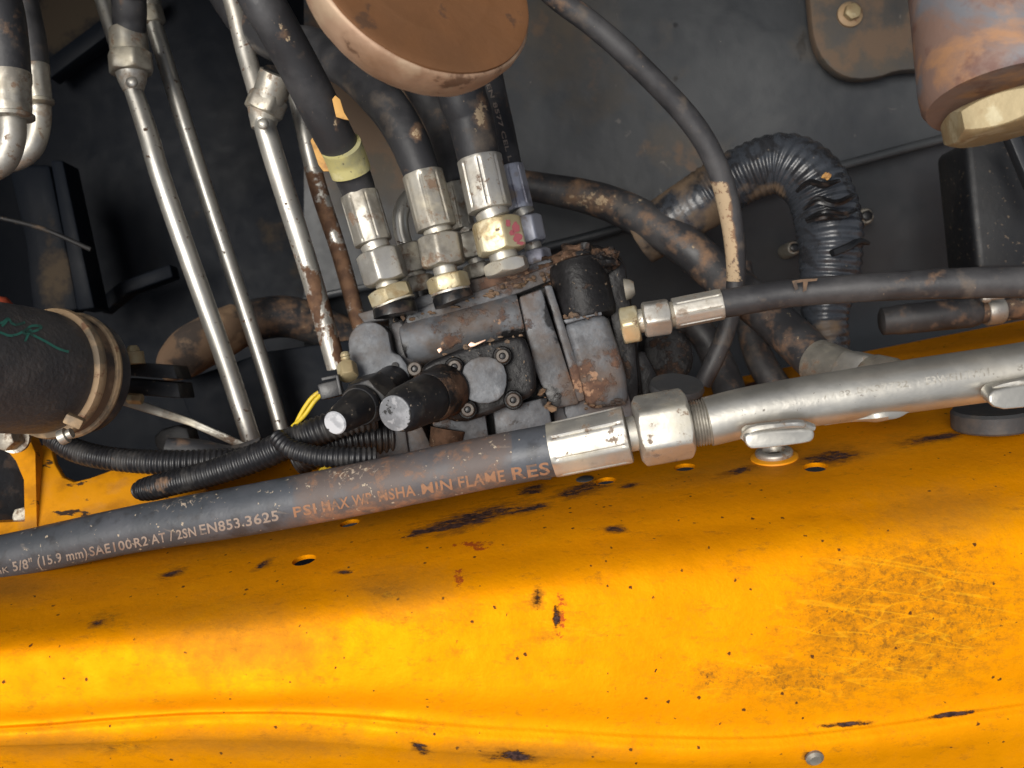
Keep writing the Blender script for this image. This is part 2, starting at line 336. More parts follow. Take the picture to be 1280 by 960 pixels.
M['slate'] = mat('slate_grey_plate', (0.034, 0.038, 0.043), .48, 0, [dict(c=(0.012, 0.012, 0.013), s=40, lo=.80, hi=.92, attr='oil', w=.5, rough=.3, det=6),
    dict(c=(0.055, 0.059, 0.063), s=9, lo=.42, hi=.68, a=.9, det=8), dict(c=(0.105, 0.085, 0.062), s=14, lo=.80, hi=1.25, attr='mud', w=.60, a=.9, rough=.8, det=9, r=.65),
    dict(c=(0.17, 0.11, 0.07), s=24, lo=1.15, hi=1.3, attr='mud', w=.7, a=.7, rough=.9), dict(c=(0.25, 0.22, 0.19), s=60, lo=.80, hi=.88, a=.35, dist=1.0, st=(1, .5, 1)),
    dict(c=(0.02, 0.02, 0.022), s=60, lo=.50, hi=.56, kind='dots'), dict(c=(0.25, 0.22, 0.19), s=110, lo=.54, hi=.58, kind='dots')], bump=[(12, 2.0, 3), (70, .3, 5)], rnd=False)
M['slateshade'] = mat('shaded_slate_plate', (0.024, 0.028, 0.033), .5, 0, [dict(c=(0.035, 0.037, 0.042), s=8, lo=.42, hi=.68, a=.9, det=8), dict(c=(0.12, 0.09, 0.06), s=140, lo=.54, hi=.58, kind='dots')], bump=[(30, .6, 4)])  # darker copy of slate: the lower wall's shade is put into the colour
M['cast'] = mat('grey_cast_iron', (0.080, 0.084, 0.091), .48, .15, [dict(c=(0.095, 0.066, 0.045), s=30, lo=.42, hi=.80, a=.8, rough=.8, det=9, r=.7),
    dict(c=(0.13, 0.14, 0.155), s=28, lo=.45, hi=.62, a=.8, det=8), dict(c=(0.040, 0.040, 0.045), s=70, lo=.52, hi=.80, a=.8), dict(c=(0.22, 0.22, 0.23), s=330, lo=.78, hi=.86, a=.5), dict(c=(0.02, 0.018, 0.016), s=200, lo=.74, hi=.84, a=.7),
    dict(c=(0.135, 0.085, 0.055), s=50, lo=.55, hi=1.05, a=.75, attr='rust', w=.4, rough=.85, metal=0, det=9, r=.7),
    dict(c=(0.145, 0.078, 0.048), c2=(0.085, 0.045, 0.03), s=75, lo=.76, hi=.92, attr='rust', w=.42, rough=.85, metal=0, det=8, r=.65, bump=.5), dict(c=(0.42, 0.25, 0.15), s=180, lo=.98, hi=1.06, attr='rust', w=.42, a=.7, rough=.9, metal=0),
    dict(c=(0.012, 0.011, 0.011), s=40, lo=.78, hi=.86, attr='oil', w=.5, rough=.35, det=7, a=.95)], bump=[(260, .35, 5), (60, .5, 4)])
M['oily'] = mat('oily_black_casting', (0.010, 0.0095, 0.010), .42, 0, [
    dict(c=(0.028, 0.027, 0.029), s=40, lo=.5, hi=.8, a=.8, rough=.5), dict(c=(0.12, 0.068, 0.042), c2=(0.06, 0.035, 0.022), s=65, lo=.74, hi=.92, attr='rust', w=.40, rough=.85, det=8, r=.65, bump=.5),
    dict(c=(0.30, 0.22, 0.15), s=300, lo=.74, hi=.80, a=.7, rough=.9)], bump=[(170, .7, 6), (50, .6, 4)], coat=.0, spec=.25)
M['knob'] = mat('satin_black_knob', (0.014, 0.014, 0.016), .42, 0, [dict(c=(0.05, 0.045, 0.04), s=60, lo=.52, hi=.72, a=.8, rough=.6), dict(c=(0.32, 0.26, 0.2), s=260, lo=.73, hi=.78, rough=.9)], bump=[(120, .3, 5)])
M['capgrey'] = mat('grey_knob_face', (0.27, 0.275, 0.29), .55, 0, [dict(c=(0.14, 0.145, 0.155), s=60, lo=.5, hi=.65, a=.8), dict(c=(0.40, 0.40, 0.41), s=160, lo=.62, hi=.7, a=.6), dict(c=(0.03, 0.03, 0.03), s=70, lo=.66, hi=.68)], bump=[(200, .2, 5)])
M['capwhite'] = mat('pale_knob_face', (0.52, 0.53, 0.55), .55, 0, [dict(c=(0.30, 0.31, 0.33), s=120, lo=.5, hi=.65, a=.8), dict(c=(0.02, 0.02, 0.02), s=110, lo=.62, hi=.64)], bump=[(200, .2, 5)])
M['rustface'] = mat('brown_rust', (0.17, 0.073, 0.026), .72, 0, [
    dict(c=(0.11, 0.05, 0.02), s=15, lo=.4, hi=.8, a=.8, det=9), dict(c=(0.22, 0.09, 0.03), s=30, lo=.5, hi=.9, a=.7, det=8), dict(c=(0.05, 0.03, 0.02), s=50, lo=.68, hi=.74, a=.6)], bump=[(60, .5, 6), (260, .15, 4)], rnd=False)
M['rustrim'] = mat('rubbed_rust_edge', (0.46, 0.30, 0.20), .60, .25, [
    dict(c=(0.25, 0.13, 0.065), s=30, lo=.42, hi=.85, a=.9, det=9), dict(c=(0.50, 0.36, 0.24), s=45, lo=.55, hi=.7, a=.8, det=8), dict(c=(0.10, 0.05, 0.03), s=60, lo=.66, hi=.74, a=.7)], bump=[(90, .6, 6)])
M['rustboss'] = mat('mottled_rusty_steel', (0.22, 0.14, 0.11), .6, .1, [
    dict(c=(0.16, 0.17, 0.19), s=16, lo=.48, hi=.62, a=.9, det=9, dist=.8), dict(c=(0.38, 0.20, 0.10), s=24, lo=.52, hi=.66, a=.85, det=9, dist=.5), dict(c=(0.15, 0.07, 0.055), s=40, lo=.58, hi=.7, a=.7)], bump=[(50, .8, 6)])
M['bolt'] = mat('cream_zinc_bolt', (0.40, 0.32, 0.18), .5, .3, [dict(c=(0.24, 0.14, 0.065), s=40, lo=.5, hi=.8, a=.85, rough=.7), dict(c=(0.52, 0.46, 0.30), s=60, lo=.55, hi=.68, a=.8)], bump=[(90, .5, 5)])
M['band'] = mat('tan_dusty_band', (0.38, 0.26, 0.15), .62, .2, [dict(c=(0.16, 0.125, 0.085), s=30, lo=.48, hi=.62, a=.9), dict(c=(0.42, 0.29, 0.16), s=50, lo=.55, hi=.7, a=.8), dict(c=(0.18, 0.08, 0.04), s=110, lo=.63, hi=.7, a=.8)], bump=[(130, .5, 5)])
M['filter'] = mat('crinkled_black_enamel', (0.062, 0.060, 0.062), .45, 0, [dict(c=(0.11, 0.098, 0.09), s=25, lo=.5, hi=.7, a=.7, rough=.7), dict(c=(0.20, 0.14, 0.09), s=40, lo=.66, hi=.8, a=.6, rough=.9)], bump=[(330, .7, 3)])
M['plastic'] = mat('black_plastic_conduit', (0.016, 0.016, 0.018), .38, 0, [dict(c=(0.05, 0.047, 0.045), s=50, lo=.5, hi=.7, a=.8, rough=.6), dict(c=MUD, s=45, lo=.95, hi=1.12, attr='mud', w=.45, a=.9, rough=.9)], bump=[(200, .2, 4)])
M['conduit'] = mat('grey_corrugated_hose', (0.038, 0.043, 0.052), .27, .0, [dict(c=(0.02, 0.02, 0.022), s=55, lo=.5, hi=.62, a=.8, dist=1), dict(c=(0.14, 0.095, 0.058), s=30, lo=.85, hi=1.05, attr='mud', w=.5, a=.95, rough=.85, det=8),
    dict(c=(0.35, 0.29, 0.21), s=300, lo=.82, hi=.88, a=.7, rough=.9)], bump=[(80, .9, 5)])
M['muddy'] = mat('mud_caked_rubber', (0.16, 0.10, 0.06), .85, 0, [dict(c=(0.05, 0.04, 0.035), s=28, lo=.5, hi=.62, a=.9, det=8), dict(c=(0.26, 0.17, 0.10), s=45, lo=.55, hi=.7, a=.8)], bump=[(80, 1.0, 6)])
M['recess'] = mat('recess_shade_plate', (0.008, 0.0105, 0.0155), .5, 0, [dict(c=(0.014, 0.016, 0.020), s=10, lo=.45, hi=.7, a=.9, det=8), dict(c=(0.085, 0.065, 0.045), s=20, lo=.92, hi=1.18, attr='mud', w=.5, a=.9, det=9, r=.68, rough=.9), dict(c=(0.10, 0.08, 0.06), s=120, lo=.54, hi=.58, kind='dots')], bump=[(30, .5, 5)], rnd=False, spec=.08)  # near-black base: deep shade of the recess put into the colour
M['yellowtape'] = mat('dirty_yellow_tape', (0.50, 0.45, 0.19), .55, 0, [dict(c=(0.38, 0.36, 0.20), s=60, lo=.48, hi=.65, a=.9), dict(c=(0.10, 0.09, 0.06), s=180, lo=.64, hi=.70, a=.8), dict(c=(0.60, 0.55, 0.30), s=90, lo=.6, hi=.7, a=.7)], bump=[(120, .6, 4)])
M['tagpaper'] = mat('orange_paper_tag', (0.60, 0.33, 0.09), .7, 0, [dict(c=(0.30, 0.15, 0.05), s=60, lo=.52, hi=.68, a=.8)], bump=[(80, .5, 4)])
M['wire'] = mat('yellow_wire', (0.70, 0.50, 0.03), .45, 0, [dict(c=(0.3, 0.2, 0.05), s=90, lo=.55, hi=.7, a=.7)])
M['ink'] = mat('worn_white_print', (0.29, 0.235, 0.195), .8, 0, [dict(c=(0.10, 0.09, 0.085), s=170, lo=.60, hi=.72, a=.8), dict(c=(0.17, 0.10, 0.07), s=50, lo=.5, hi=.7, a=.7)])
M['inkrust'] = mat('rust_stained_print', (0.30, 0.155, 0.085), .8, 0, [dict(c=(0.12, 0.09, 0.075), s=150, lo=.55, hi=.66, a=.8)])
M['greenink'] = mat('green_paint_marker', (0.05, 0.24, 0.18), .6, 0, [dict(c=(0.04, 0.07, 0.06), s=120, lo=.5, hi=.65, a=.8)])
M['pinkmark'] = mat('pink_paint_mark', (0.42, 0.11, 0.13), .6)
M['stamp'] = mat('stamp_shade', (0.30, 0.28, 0.24), .5, .6, [dict(c=(0.50, 0.48, 0.43), s=200, lo=.45, hi=.6, a=.8)])  # flat letters, the shade of stamped strokes put into their colour
M['screw'] = mat('dull_black_screw', (0.09, 0.08, 0.07), .5, .6, [dict(c=(0.05, 0.03, 0.02), s=150, lo=.5, hi=.65, a=.8, metal=0)], bump=[(200, .2, 4)])
M['copper'] = mat('bare_scraped_metal', (0.80, 0.52, 0.38), .4, .6)
M['seal'] = mat('dark_seal', (0.010, 0.010, 0.011), .35, 0, [dict(c=(0.05, 0.03, 0.02), s=70, lo=.55, hi=.7, a=.8, rough=.8)], bump=[(120, .4, 4)])
M['padgrey'] = mat('grey_rubber_pad', (0.045, 0.047, 0.050), .6, 0, [dict(c=(0.09, 0.08, 0.07), s=60, lo=.5, hi=.7, a=.6)], bump=[(200, .3, 4)])

# ------------------------------------------------------------------ setting: plates at the back of the recess
def sheet(rows, nx, ny, th=0.0, name='', m=None, attrs=None, kind='structure', bumpf=None):
    """rows: list of polylines of (px, py, depth) at shared stations; smooth sheet through them"""
    cols = [catmull([r[i] for r in rows], ny) for i in range(len(rows[0]))]
    grid = [catmull([c[j] for c in cols], nx) for j in range(ny + 1)]
    g = G(); vs = [P(*q) + (bumpf(*q) if bumpf else Vector()) for row in grid for q in row]
    fs = [(j * (nx + 1) + i, j * (nx + 1) + i + 1, (j + 1) * (nx + 1) + i + 1, (j + 1) * (nx + 1) + i) for j in range(ny) for i in range(nx)]
    g.add(vs, fs)
    if th:
        n = len(vs); vb = [v + Vector((0, th, -th * .5)) for v in vs]
        g.v += vb; g.f += [tuple(i + n for i in f[::-1]) for f in fs]
        ring = list(range(nx + 1)) + [j * (nx + 1) + nx for j in range(1, ny + 1)] + [ny * (nx + 1) + i for i in range(nx - 1, -1, -1)] + [j * (nx + 1) for j in range(ny - 1, 0, -1)]
        for a, b in zip(ring, ring[1:] + ring[:1]): g.f.append((b, a, a + n, b + n))
    return g
fm0 = lambda L: (lambda a, b: max(f(a, b) for f in L))
mudR = lambda a, b: max(ell(700, 60, 330, 180, 20)(a, b) * .9, ell(860, 190, 150, 90, 0)(a, b), ell(470, 120, 260, 260, 0)(a, b) * 1.5, ell(1010, 40, 60, 90)(a, b) * .8)
g = sheet([[(380, -260, .74), (800, -260, .78), (1150, -260, .78), (1500, -260, .78)], [(380, 100, .77), (800, 80, .79), (1150, 60, .79), (1500, 60, .79)], [(380, 370, .79), (700, 302, .80), (1150, 178, .80), (1500, 96, .80)]], 90, 50, name='back_plate')
tag(link('back_wall_plate', g, M['slate'], attrs={'mud': mudR, 'oil': fm0([ell(842, 28, 13, 12), ell(840, 62, 16, 8), ell(766, 84, 14, 9), ell(712, 130, 9, 14), ell(757, 110, 8, 8), ell(848, 100, 12, 12), ell(710, 108, 8, 12), ell(1000, 60, 14, 60), ell(900, 280, 60, 40), ell(1180, 120, 60, 12, -15)])}), 'slate grey back plate dusted brown, behind the hoses', None, None, 'structure')
g = tube([(380, 374, .797, 6), (700, 305, .797, 6), (1150, 181, .797, 6), (1500, 99, .797, 6)], 10)
tag(link('plate_weld_seam', g, M['slate']), None, None, None, 'structure')
g = sheet([[(380, 372, .808), (700, 304, .812), (1150, 180, .812), (1500, 98, .812)], [(380, 480, .86), (700, 470, .86), (1150, 420, .86), (1500, 380, .86)], [(380, 760, .94), (700, 750, .93), (1150, 650, .93), (1500, 600, .93)]], 30, 20)
tag(link('lower_wall_plate', g, M['slateshade']), None, None, None, 'structure')
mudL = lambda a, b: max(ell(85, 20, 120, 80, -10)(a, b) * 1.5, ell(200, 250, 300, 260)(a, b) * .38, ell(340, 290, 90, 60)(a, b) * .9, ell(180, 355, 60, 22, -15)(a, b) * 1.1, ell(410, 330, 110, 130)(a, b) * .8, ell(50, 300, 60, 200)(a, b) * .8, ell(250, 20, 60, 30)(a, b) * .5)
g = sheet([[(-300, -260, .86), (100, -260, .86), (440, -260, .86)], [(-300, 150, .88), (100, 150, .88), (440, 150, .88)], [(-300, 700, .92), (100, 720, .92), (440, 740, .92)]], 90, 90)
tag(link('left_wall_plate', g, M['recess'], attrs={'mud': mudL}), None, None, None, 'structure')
# floor under the recess, below the yellow sheet: closes the well
g = prism([(-420, 600), (1500, 420), (1500, 900), (-420, 1000)], .96, .02, 0)
tag(link('recess_floor', g, M['recess']), None, None, None, 'structure')
# unseen walls added beyond the frame's top and left edge to shade the recess
g = G(); vs = [P(-900, -560, .30) * 1.0, P(1900, -560, .30), P(1500, -250, .95), P(-420, -250, .95)]
vs = [Vector((-.95, .30, .36)), Vector((.95, .30, .36)), Vector((.95, 1.0, .52)), Vector((-.95, 1.0, .52))]
vs += [v + Vector((0, 0, .02)) for v in vs]
g.add(vs, [(0, 1, 2, 3), (7, 6, 5, 4), (0, 4, 5, 1), (1, 5, 6, 2), (2, 6, 7, 3), (3, 7, 4, 0)])
tag(link('upper_shade_wall', g, M['recess']), None, None, None, 'structure')
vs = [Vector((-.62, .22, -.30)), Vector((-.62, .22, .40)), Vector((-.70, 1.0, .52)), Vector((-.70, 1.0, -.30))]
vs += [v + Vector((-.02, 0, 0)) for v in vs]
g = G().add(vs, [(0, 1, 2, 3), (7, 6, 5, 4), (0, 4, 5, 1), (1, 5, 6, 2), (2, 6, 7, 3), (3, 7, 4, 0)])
tag(link('left_shade_wall', g, M['recess']), None, None, None, 'structure')
# edge frames of the left recess
def struct_bar(name, poly, d, th, m, attrs=None, bev=.0015):
    o = link(name, prism(poly, d, th, bev), m, attrs=attrs); return o
o = struct_bar('black_frame_rail', [(48, 82), (128, 22), (190, -10), (190, 8), (134, 44), (62, 98)], .84, .02, M['recess'], {'mud': lambda a, b: ell(98, 52, 16, 10)(a, b) * 1.3}); tag(o, 'black angled frame rail in the upper left corner', 'frame rail')
o = struct_bar('rusty_cross_strap', [(118, 378), (150, 352), (212, 330), (216, 346), (160, 366), (128, 392)], .82, .02, M['recess'], {'mud': lambda a, b: .75}); tag(o, 'short mud-caked strap on the dark plate, left of the leftmost steel tube', 'strap')
t = thing('upright_bracket', 'dusty black upright bracket above the round filter canister', 'bracket', P(70, 300, .72))
link('web', prism([(8, 205), (62, 205), (98, 388), (40, 392), (30, 300)], .78, .02, .004, rough=.001), M['recess'], t, attrs={'mud': lambda a, b: .9 * ell(65, 330, 50, 120)(a, b) + .3})
link('flange', prism([(62, 200), (78, 200), (118, 385), (96, 388)], .765, .03, .002), M['recess'], t, attrs={'mud': lambda a, b: .35})
o = link('thin_brake_line', tube([(-20, 268, .70, 3), (50, 285, .70, 3), (114, 312, .70, 3)], 10), M['black'], attrs={'mud': lambda a, b: .7}); tag(o, 'thin dark line crossing the upright bracket at the left edge', 'pipe')
o = link('red_tank_corner', blob(P(-4, 384, .66), (.012, .01, .008), .2), mat('faded_red_paint', (.35, .06, .025), .6)); tag(o, 'sliver of a red part at the left edge above the filter canister', 'machine part')

# ------------------------------------------------------------------ yellow boom sheet
st = [-160, 0, 320, 640, 960, 1280, 1440]
def row(ys, ds): return [(-460, ys[0] + (ys[0] - ys[1]) * 1.4, ds[0] + .02)] + [(x, y, d) for x, y, d in zip(st, ys, ds)] + [(1800, ys[-1] + (ys[-1] - ys[-2]) * 1.8, ds[-1])]
rows = [
    row([668, 628, 566, 530, 464, 400, 370], [.735, .735, .735, .75, .77, .79, .80]),
    row([700, 668, 618, 566, 510, 452, 425], [.650, .650, .650, .655, .665, .675, .68]),
    row([728, 708, 662, 608, 558, 508, 486], [.585] * 7),
    row([760, 740, 700, 648, 602, 556, 538], [.531] * 7),
    row([795, 774, 736, 688, 644, 602, 584], [.4965] * 7),
    row([828, 812, 780, 742, 704, 668, 650], [.4725] * 7),
    row([884, 876, 856, 850, 846, 810, 790], [.4678] * 7),
    row([910, 903, 884, 898, 908, 868, 845], [.4715] * 7),
    row([918, 911, 893, 915, 925, 884, 862], [.4702] * 7),
    row([926, 920, 905, 928, 938, 896, 875], [.4690] * 7),
    row([936, 931, 922, 942, 952, 912, 893], [.4708] * 7),
    row([946, 940, 935, 953, 964, 930, 912], [.4755] * 7),
    row([990, 990, 985, 995, 1005, 985, 970], [.493] * 7),
    row([1090, 1090, 1090, 1100, 1100, 1090, 1080], [.54] * 7)]
chips = [ell(590, 648, 130, 22, -15), ell(530, 664, 50, 10, -12), ell(660, 636, 60, 10, -12), ell(215, 717, 34, 8, -15), ell(640, 945, 62, 15, 3), ell(728, 612, 70, 16, -14), ell(785, 608, 26, 6, -10), ell(665, 612, 40, 12, -14), ell(770, 662, 30, 9), ell(1035, 572, 70, 16, -6), ell(925, 588, 44, 8, -14),
         ell(940, 482, 60, 12, -8), ell(1165, 548, 75, 10, -8), ell(120, 780, 22, 8, -20), ell(330, 705, 30, 7, -30), ell(525, 935, 26, 12, 30), ell(1010, 945, 12, 12), ell(1060, 905, 60, 6, -4), ell(1190, 893, 60, 6, -8), ell(430, 715, 20, 6), ell(672, 745, 14, 26, 10) , ell(696, 772, 10, 30, 0)]
scuffs = [ell(700, 790, 260, 110, 0, 1.6), ell(300, 780, 220, 90, 0, 1.8), ell(1130, 770, 260, 170, -8, .7), ell(1050, 720, 70, 60), ell(1200, 800, 120, 90), ell(890, 845, 60, 50), ell(1180, 700, 120, 60), ell(480, 740, 60, 30), ell(130, 775, 60, 25), ell(150, 935, 120, 20), ell(1000, 850, 300, 80)]
reds = [ell(574, 722, 14, 26), ell(600, 685, 22, 8), ell(700, 770, 14, 60), ell(590, 680, 50, 10)]
dirts = [ell(500, 740, 120, 60, 0), ell(330, 930, 260, 30), ell(300, 800, 200, 80), ell(1180, 640, 160, 60), ell(60, 930, 160, 30), ell(380, 650, 420, 46, -12), ell(930, 500, 330, 60, -12), ell(640, 940, 240, 24), ell(960, 580, 320, 30, -9), ell(10, 735, 90, 40)]
def bumpf(px, py, d): return Vector((0, noise.noise(Vector((px * .006, py * .012, 1))) * .0012 + noise.noise(Vector((px * .02, py * .03, 5))) * .00035, 0))
g = sheet(rows, 560, 260, .0035, bumpf=bumpf)
yb = thing('yellow_boom', 'yellow painted sheet metal beam filling the bottom of the picture, scratched and chipped', 'machine beam', P(640, 720, .5))
fm = lambda L: (lambda a, b: max(f(a, b) for f in L))
skin = link('skin', g, M['paint'], yb, attrs={'chip': fm(chips), 'scuff': fm(scuffs), 'red': fm(reds), 'dirt': fm(dirts)})
bvh_skin = BVHTree.FromPolygons(g.v, g.f)
def hit(px, py, bv):
    h = bv.ray_cast(Vector(), P(px, py, 1).normalized()); return (h[0], h[1]) if h[0] else (P(px, py, .55), Vector((0, -1, 0)))
# real holes, cut by boolean
cut = bmesh.new()
holes = [(1019, 584, .0068), (856, 584, .0066), (757, 601, .0062), (437, 654, .0062), (380, 700, .0068)]
for (px, py, r) in holes:
    p, n = hit(px, py, bvh_skin)
    if n.y > 0: n = -n
    up = n.to_track_quat('Z', 'Y').to_matrix().to_4x4(); up.translation = p
    bmesh.ops.create_cone(cut, cap_ends=True, segments=28, radius1=r, radius2=r, depth=.03, matrix=up)
cm = bpy.data.meshes.new('hole_cutter'); b0 = W(Vector(yb['_b']))
for v in cut.verts: v.co = W(v.co) - b0
bmesh.ops.recalc_face_normals(cut, faces=cut.faces)
cut.to_mesh(cm); cut.free(); co = bpy.data.objects.new('hole_cutter', cm); C.objects.link(co); co.location = b0
md = skin.modifiers.new('holes', 'BOOLEAN'); md.object = co; md.solver = 'EXACT'; md.operation = 'DIFFERENCE'
bpy.context.view_layer.update()
me = bpy.data.meshes.new_from_object(skin.evaluated_get(bpy.context.evaluated_depsgraph_get()))
skin.modifiers.clear()
if len(me.polygons) > 50000: skin.data = me
bpy.data.objects.remove(co); skin.name = 'skin'
# a raised washer seat, an eyelet bolt, a plug and a rivet on the sheet
def onskin(px, py): 
    p, n = hit(px, py, bvh_skin)
    return p, (-n if n.y > 0 else n)
p, n = onskin(968, 572)
t = thing('eyelet_bolt', 'shiny hollow eyelet on a yellow boss under the welded pad of the steel pipe', 'bolt', p)
link('boss', lathe(p - n * .002, p + n * .0016, [(0, .0145), (.8, .0142), (1, .0125)], 40), M['paint2'], t)
link('eyelet', lathe(p + n * .0017, p + n * .0052, [(0, .0110), (.55, .0114), (.8, .0110), (1, .0100), (1, .0070), (.5, .0062), (.0, .0060)], 36), M['zinc'], t)
link('core', lathe(p + n * .0005, p + n * .0018, [(0, .005), (1, .0048)], 24), M['seal'], t)
p, n = onskin(731, 599)
o = link('grey_plug', lathe(p - n * .001, p + n * .0009, [(0, .0056), (.7, .0056), (1, .0046)], 28), M['padgrey']); tag(o, 'small flat grey plug in the yellow sheet below the steel hose sleeve', 'plug')
p, n = onskin(1018, 947)
o = link('rivet', lathe(p - n * .001, p + n * .0022, [(0, .0048), (.6, .0046), (1, .003)], 24), M['zincdull']); tag(o, 'small grey rivet head on the fold at the bottom edge of the yellow beam', 'rivet')
# left bracket
bd = lambda a, b: .615 - (a - 40) * .00008 + (b - 600) * -.0004
t = thing('yellow_bracket', 'yellow cut-out bracket with a large dark opening at the left edge', 'bracket', P(60, 610, .6))
ring_out = [(-60, 500), (0, 524), (18, 530), (36, 546), (44, 566), (46, 664), (20, 672), (-60, 690)]
# flange with opening: built as a strip of quads round the hole
def framed(outer, inner, d, th, g=None):
    g = g or G(); df = d if callable(d) else (lambda a, b: d); n = len(outer)
    vo = [P(a, b, df(a, b)) for a, b in outer]; vi = [P(a, b, df(a, b)) for a, b in inner]; dv = Vector((0, th, 0))
    vs = vo + vi + [v + dv for v in vo] + [v + dv for v in vi]; fs = []
    for i in range(n):
        j = (i + 1) % n
        fs += [(i, j, n + j, n + i), (2 * n + j, 2 * n + i, 3 * n + i, 3 * n + j), (j, i, 2 * n + i, 2 * n + j), (n + i, n + j, 3 * n + j, 3 * n + i)]
    return g.add(vs, fs)
inner = [(-50, 555), (0, 560), (8, 562), (20, 576), (30, 600), (31, 652), (4, 653), (-50, 655)]
link('front_flange', framed(ring_out, inner, bd, .012), M['paint2'], t)
link('side_plate', prism([(44, 560), (62, 553), (68, 580), (78, 597), (92, 603), (112, 598), (140, 588), (190, 575), (250, 565), (262, 640), (44, 668)], lambda a, b: .622 - (b - 600) * .0005, .006, .0008), M['paint2'], t)
link('opening_shade_disc', lathe(P(-6, 610, .640), P(-6, 610, .66), [(0, .028), (.3, .030), (1, .030)], 40), M['seal'], t)  # dark disc added behind the opening, its shade put into the colour
a = P(26, 646, .605); link('hex_bolt', hexnut(a, a + Vector((0, .012, 0)), .0065, .3), M['zincdull'], t)
a = P(2, 548, .600); link('hex_bolt', hexnut(a, a + Vector((0.002, .012, 0)), .0085, .3), M['zincdull'], t)
link('washer', lathe(a + Vector((.002, .0105, 0)), a + Vector((.002, .0135, 0)), [(0, .0105), (1, .0105)], 32), M['zincdull'], t)

# ------------------------------------------------------------------ fittings helpers
def r_(px, d): return px * d / F
def ferrule(A, B, rad, grooves=8, phase=.2, m='zinc', parent=None, name='ferrule', taper=1.0):
    def ang(f_, a):
        x = ((a + phase) * grooves / (2 * math.pi)) % 1.0; gr = math.exp(-((x - .5) / .055) ** 2)
        flat = 1 - .018 * math.cos(2 * math.pi * x) 
        return (1 - .075 * gr * smooth((f_ - .02) * 12) * smooth((.985 - f_) * 20)) * flat
    prof = [(0, rad * .90), (.0, rad * .985), (.03, rad), (.06, rad * 1.0)] + [(x / 10, rad * (1 + (taper - 1) * x / 10)) for x in range(1, 10)] + [(.96, rad * taper), (.99, rad * taper * .985), (1.0, rad * taper * .93), (1.0, rad * taper * .6)]
    return link(name, lathe(A, B, prof, 96, ang), M[m], parent, angle=30)
def ringlathe(A, B, r, parent, m='zinc', name='collar', fl=.9):
    return link(name, lathe(A, B, [(0, r * fl), (.12, r), (.88, r), (1, r * fl)], 40), M[m], parent)

# ------------------------------------------------------------------ main hose and its coupling
t = thing('pressure_hose', 'thick black printed hose crossing above the yellow beam, ending in a steel sleeve', 'hydraulic hose', P(640, 570, .5))
hp = [(-420, 760, .62, 27), (-120, 716, .585, 27.5), (0, 697, .57, 28), (160, 663, .553, 29.3), (290, 641, .538, 31.5), (440, 613, .522, 32.6), (600, 580, .508, 33), (700, 561, .5, 33)]
mh = {'mud': lambda a, b: smooth((a - 330) / 60) * (1.0 if a < 640 else .55) * (1 - .5 * smooth((a - 600) / 80)) + smooth((b - (722 - a * .187) + 14) / 30) * .35 + .1, 'spk': lambda a, b: max(ell(440, 592, 110, 26, -12)(a, b), ell(230, 628, 110, 20, -14)(a, b) * .9, ell(540, 590, 60, 26)(a, b) * .7)}
hg = tube(hp, 72, .0010, wob=.008)
hose_o = link('rubber_tube', hg, M['mainhose'], t, attrs=mh)
A, B = P(690, 563, .5), P(785, 543, .494)
ferrule(A, B, r_(35, .5), 8, .12, 'zinc', t, 'sleeve', 1.04)
ringlathe(B - (B - A) * .02, P(796, 541, .494), r_(22, .5), t, name='neck')
A2, B2 = P(796, 540, .494), P(862, 528, .492)
link('swivel_nut', hexnut(A2, B2, r_(45.5, .493), math.radians(30 - 2)), M['zinc'], t)
BV = {}
def decal(name, text, base, h, tgt, m, parent, off=.00022, mirror=False, label=None):
    """lettering laid along a px baseline and wrapped on to a surface"""
    cu = bpy.data.curves.new('txt', 'FONT'); cu.body = text; cu.size = 1; cu.resolution_u = 3; cu.offset = 0.02; cu.space_character = 1.08
    ob = bpy.data.objects.new('txt', cu); C.objects.link(ob); bpy.context.view_layer.update()
    me = bpy.data.meshes.new_from_object(ob.evaluated_get(bpy.context.evaluated_depsgraph_get())); bpy.data.objects.remove(ob)
    bm = bmesh.new(); bm.from_mesh(me); bmesh.ops.triangulate(bm, faces=bm.faces)
    for _ in range(2): bmesh.ops.subdivide_edges(bm, edges=[e for e in bm.edges if e.calc_length() > .16], cuts=1); bmesh.ops.triangulate(bm, faces=bm.faces)
    xs = [v.co.x for v in bm.verts]; x0, x1 = min(xs), max(xs)
    pts = catmull(base, 60); L = [0]
    for a, b in zip(pts, pts[1:]): L.append(L[-1] + math.dist(a, b))
    g = G(); bm.verts.index_update(); vs = []
    if tgt not in BV: gg = GM[tgt]; BV[tgt] = BVHTree.FromPolygons(gg.v, gg.f)
    for v in bm.verts:
        u = (v.co.x - x0) / (x1 - x0)
        if mirror: u = 1 - u
        s = u * L[-1]
        k = max(i for i in range(len(L)) if L[i] <= s + 1e-9); k = min(k, len(pts) - 2); f_ = (s - L[k]) / (L[k + 1] - L[k])
        tx, ty = pts[k + 1][0] - pts[k][0], pts[k + 1][1] - pts[k][1]; l = math.hypot(tx, ty); nx, ny = ty / l, -tx / l
        q = (pts[k][0] + tx * f_ + nx * v.co.y / .72 * h, pts[k][1] + ty * f_ + ny * v.co.y / .72 * h)
        hh, nn = hit(q[0], q[1], BV[tgt])
        if nn.y > 0: nn = -nn
        vs.append(hh + nn * off)
    g.add(vs, [tuple(v.index for v in f.verts) for f in bm.faces]); bm.free()
    return link(name, g, m, parent)
bl = lambda x: 723.5 - x * .187 - 6.5 - 2.0 * math.sin(x / 700 * math.pi) + max(0, x - 500) * .02
def bseg(a, b): return [(a + (b - a) * i / 4, bl(a + (b - a) * i / 4)) for i in range(5)]
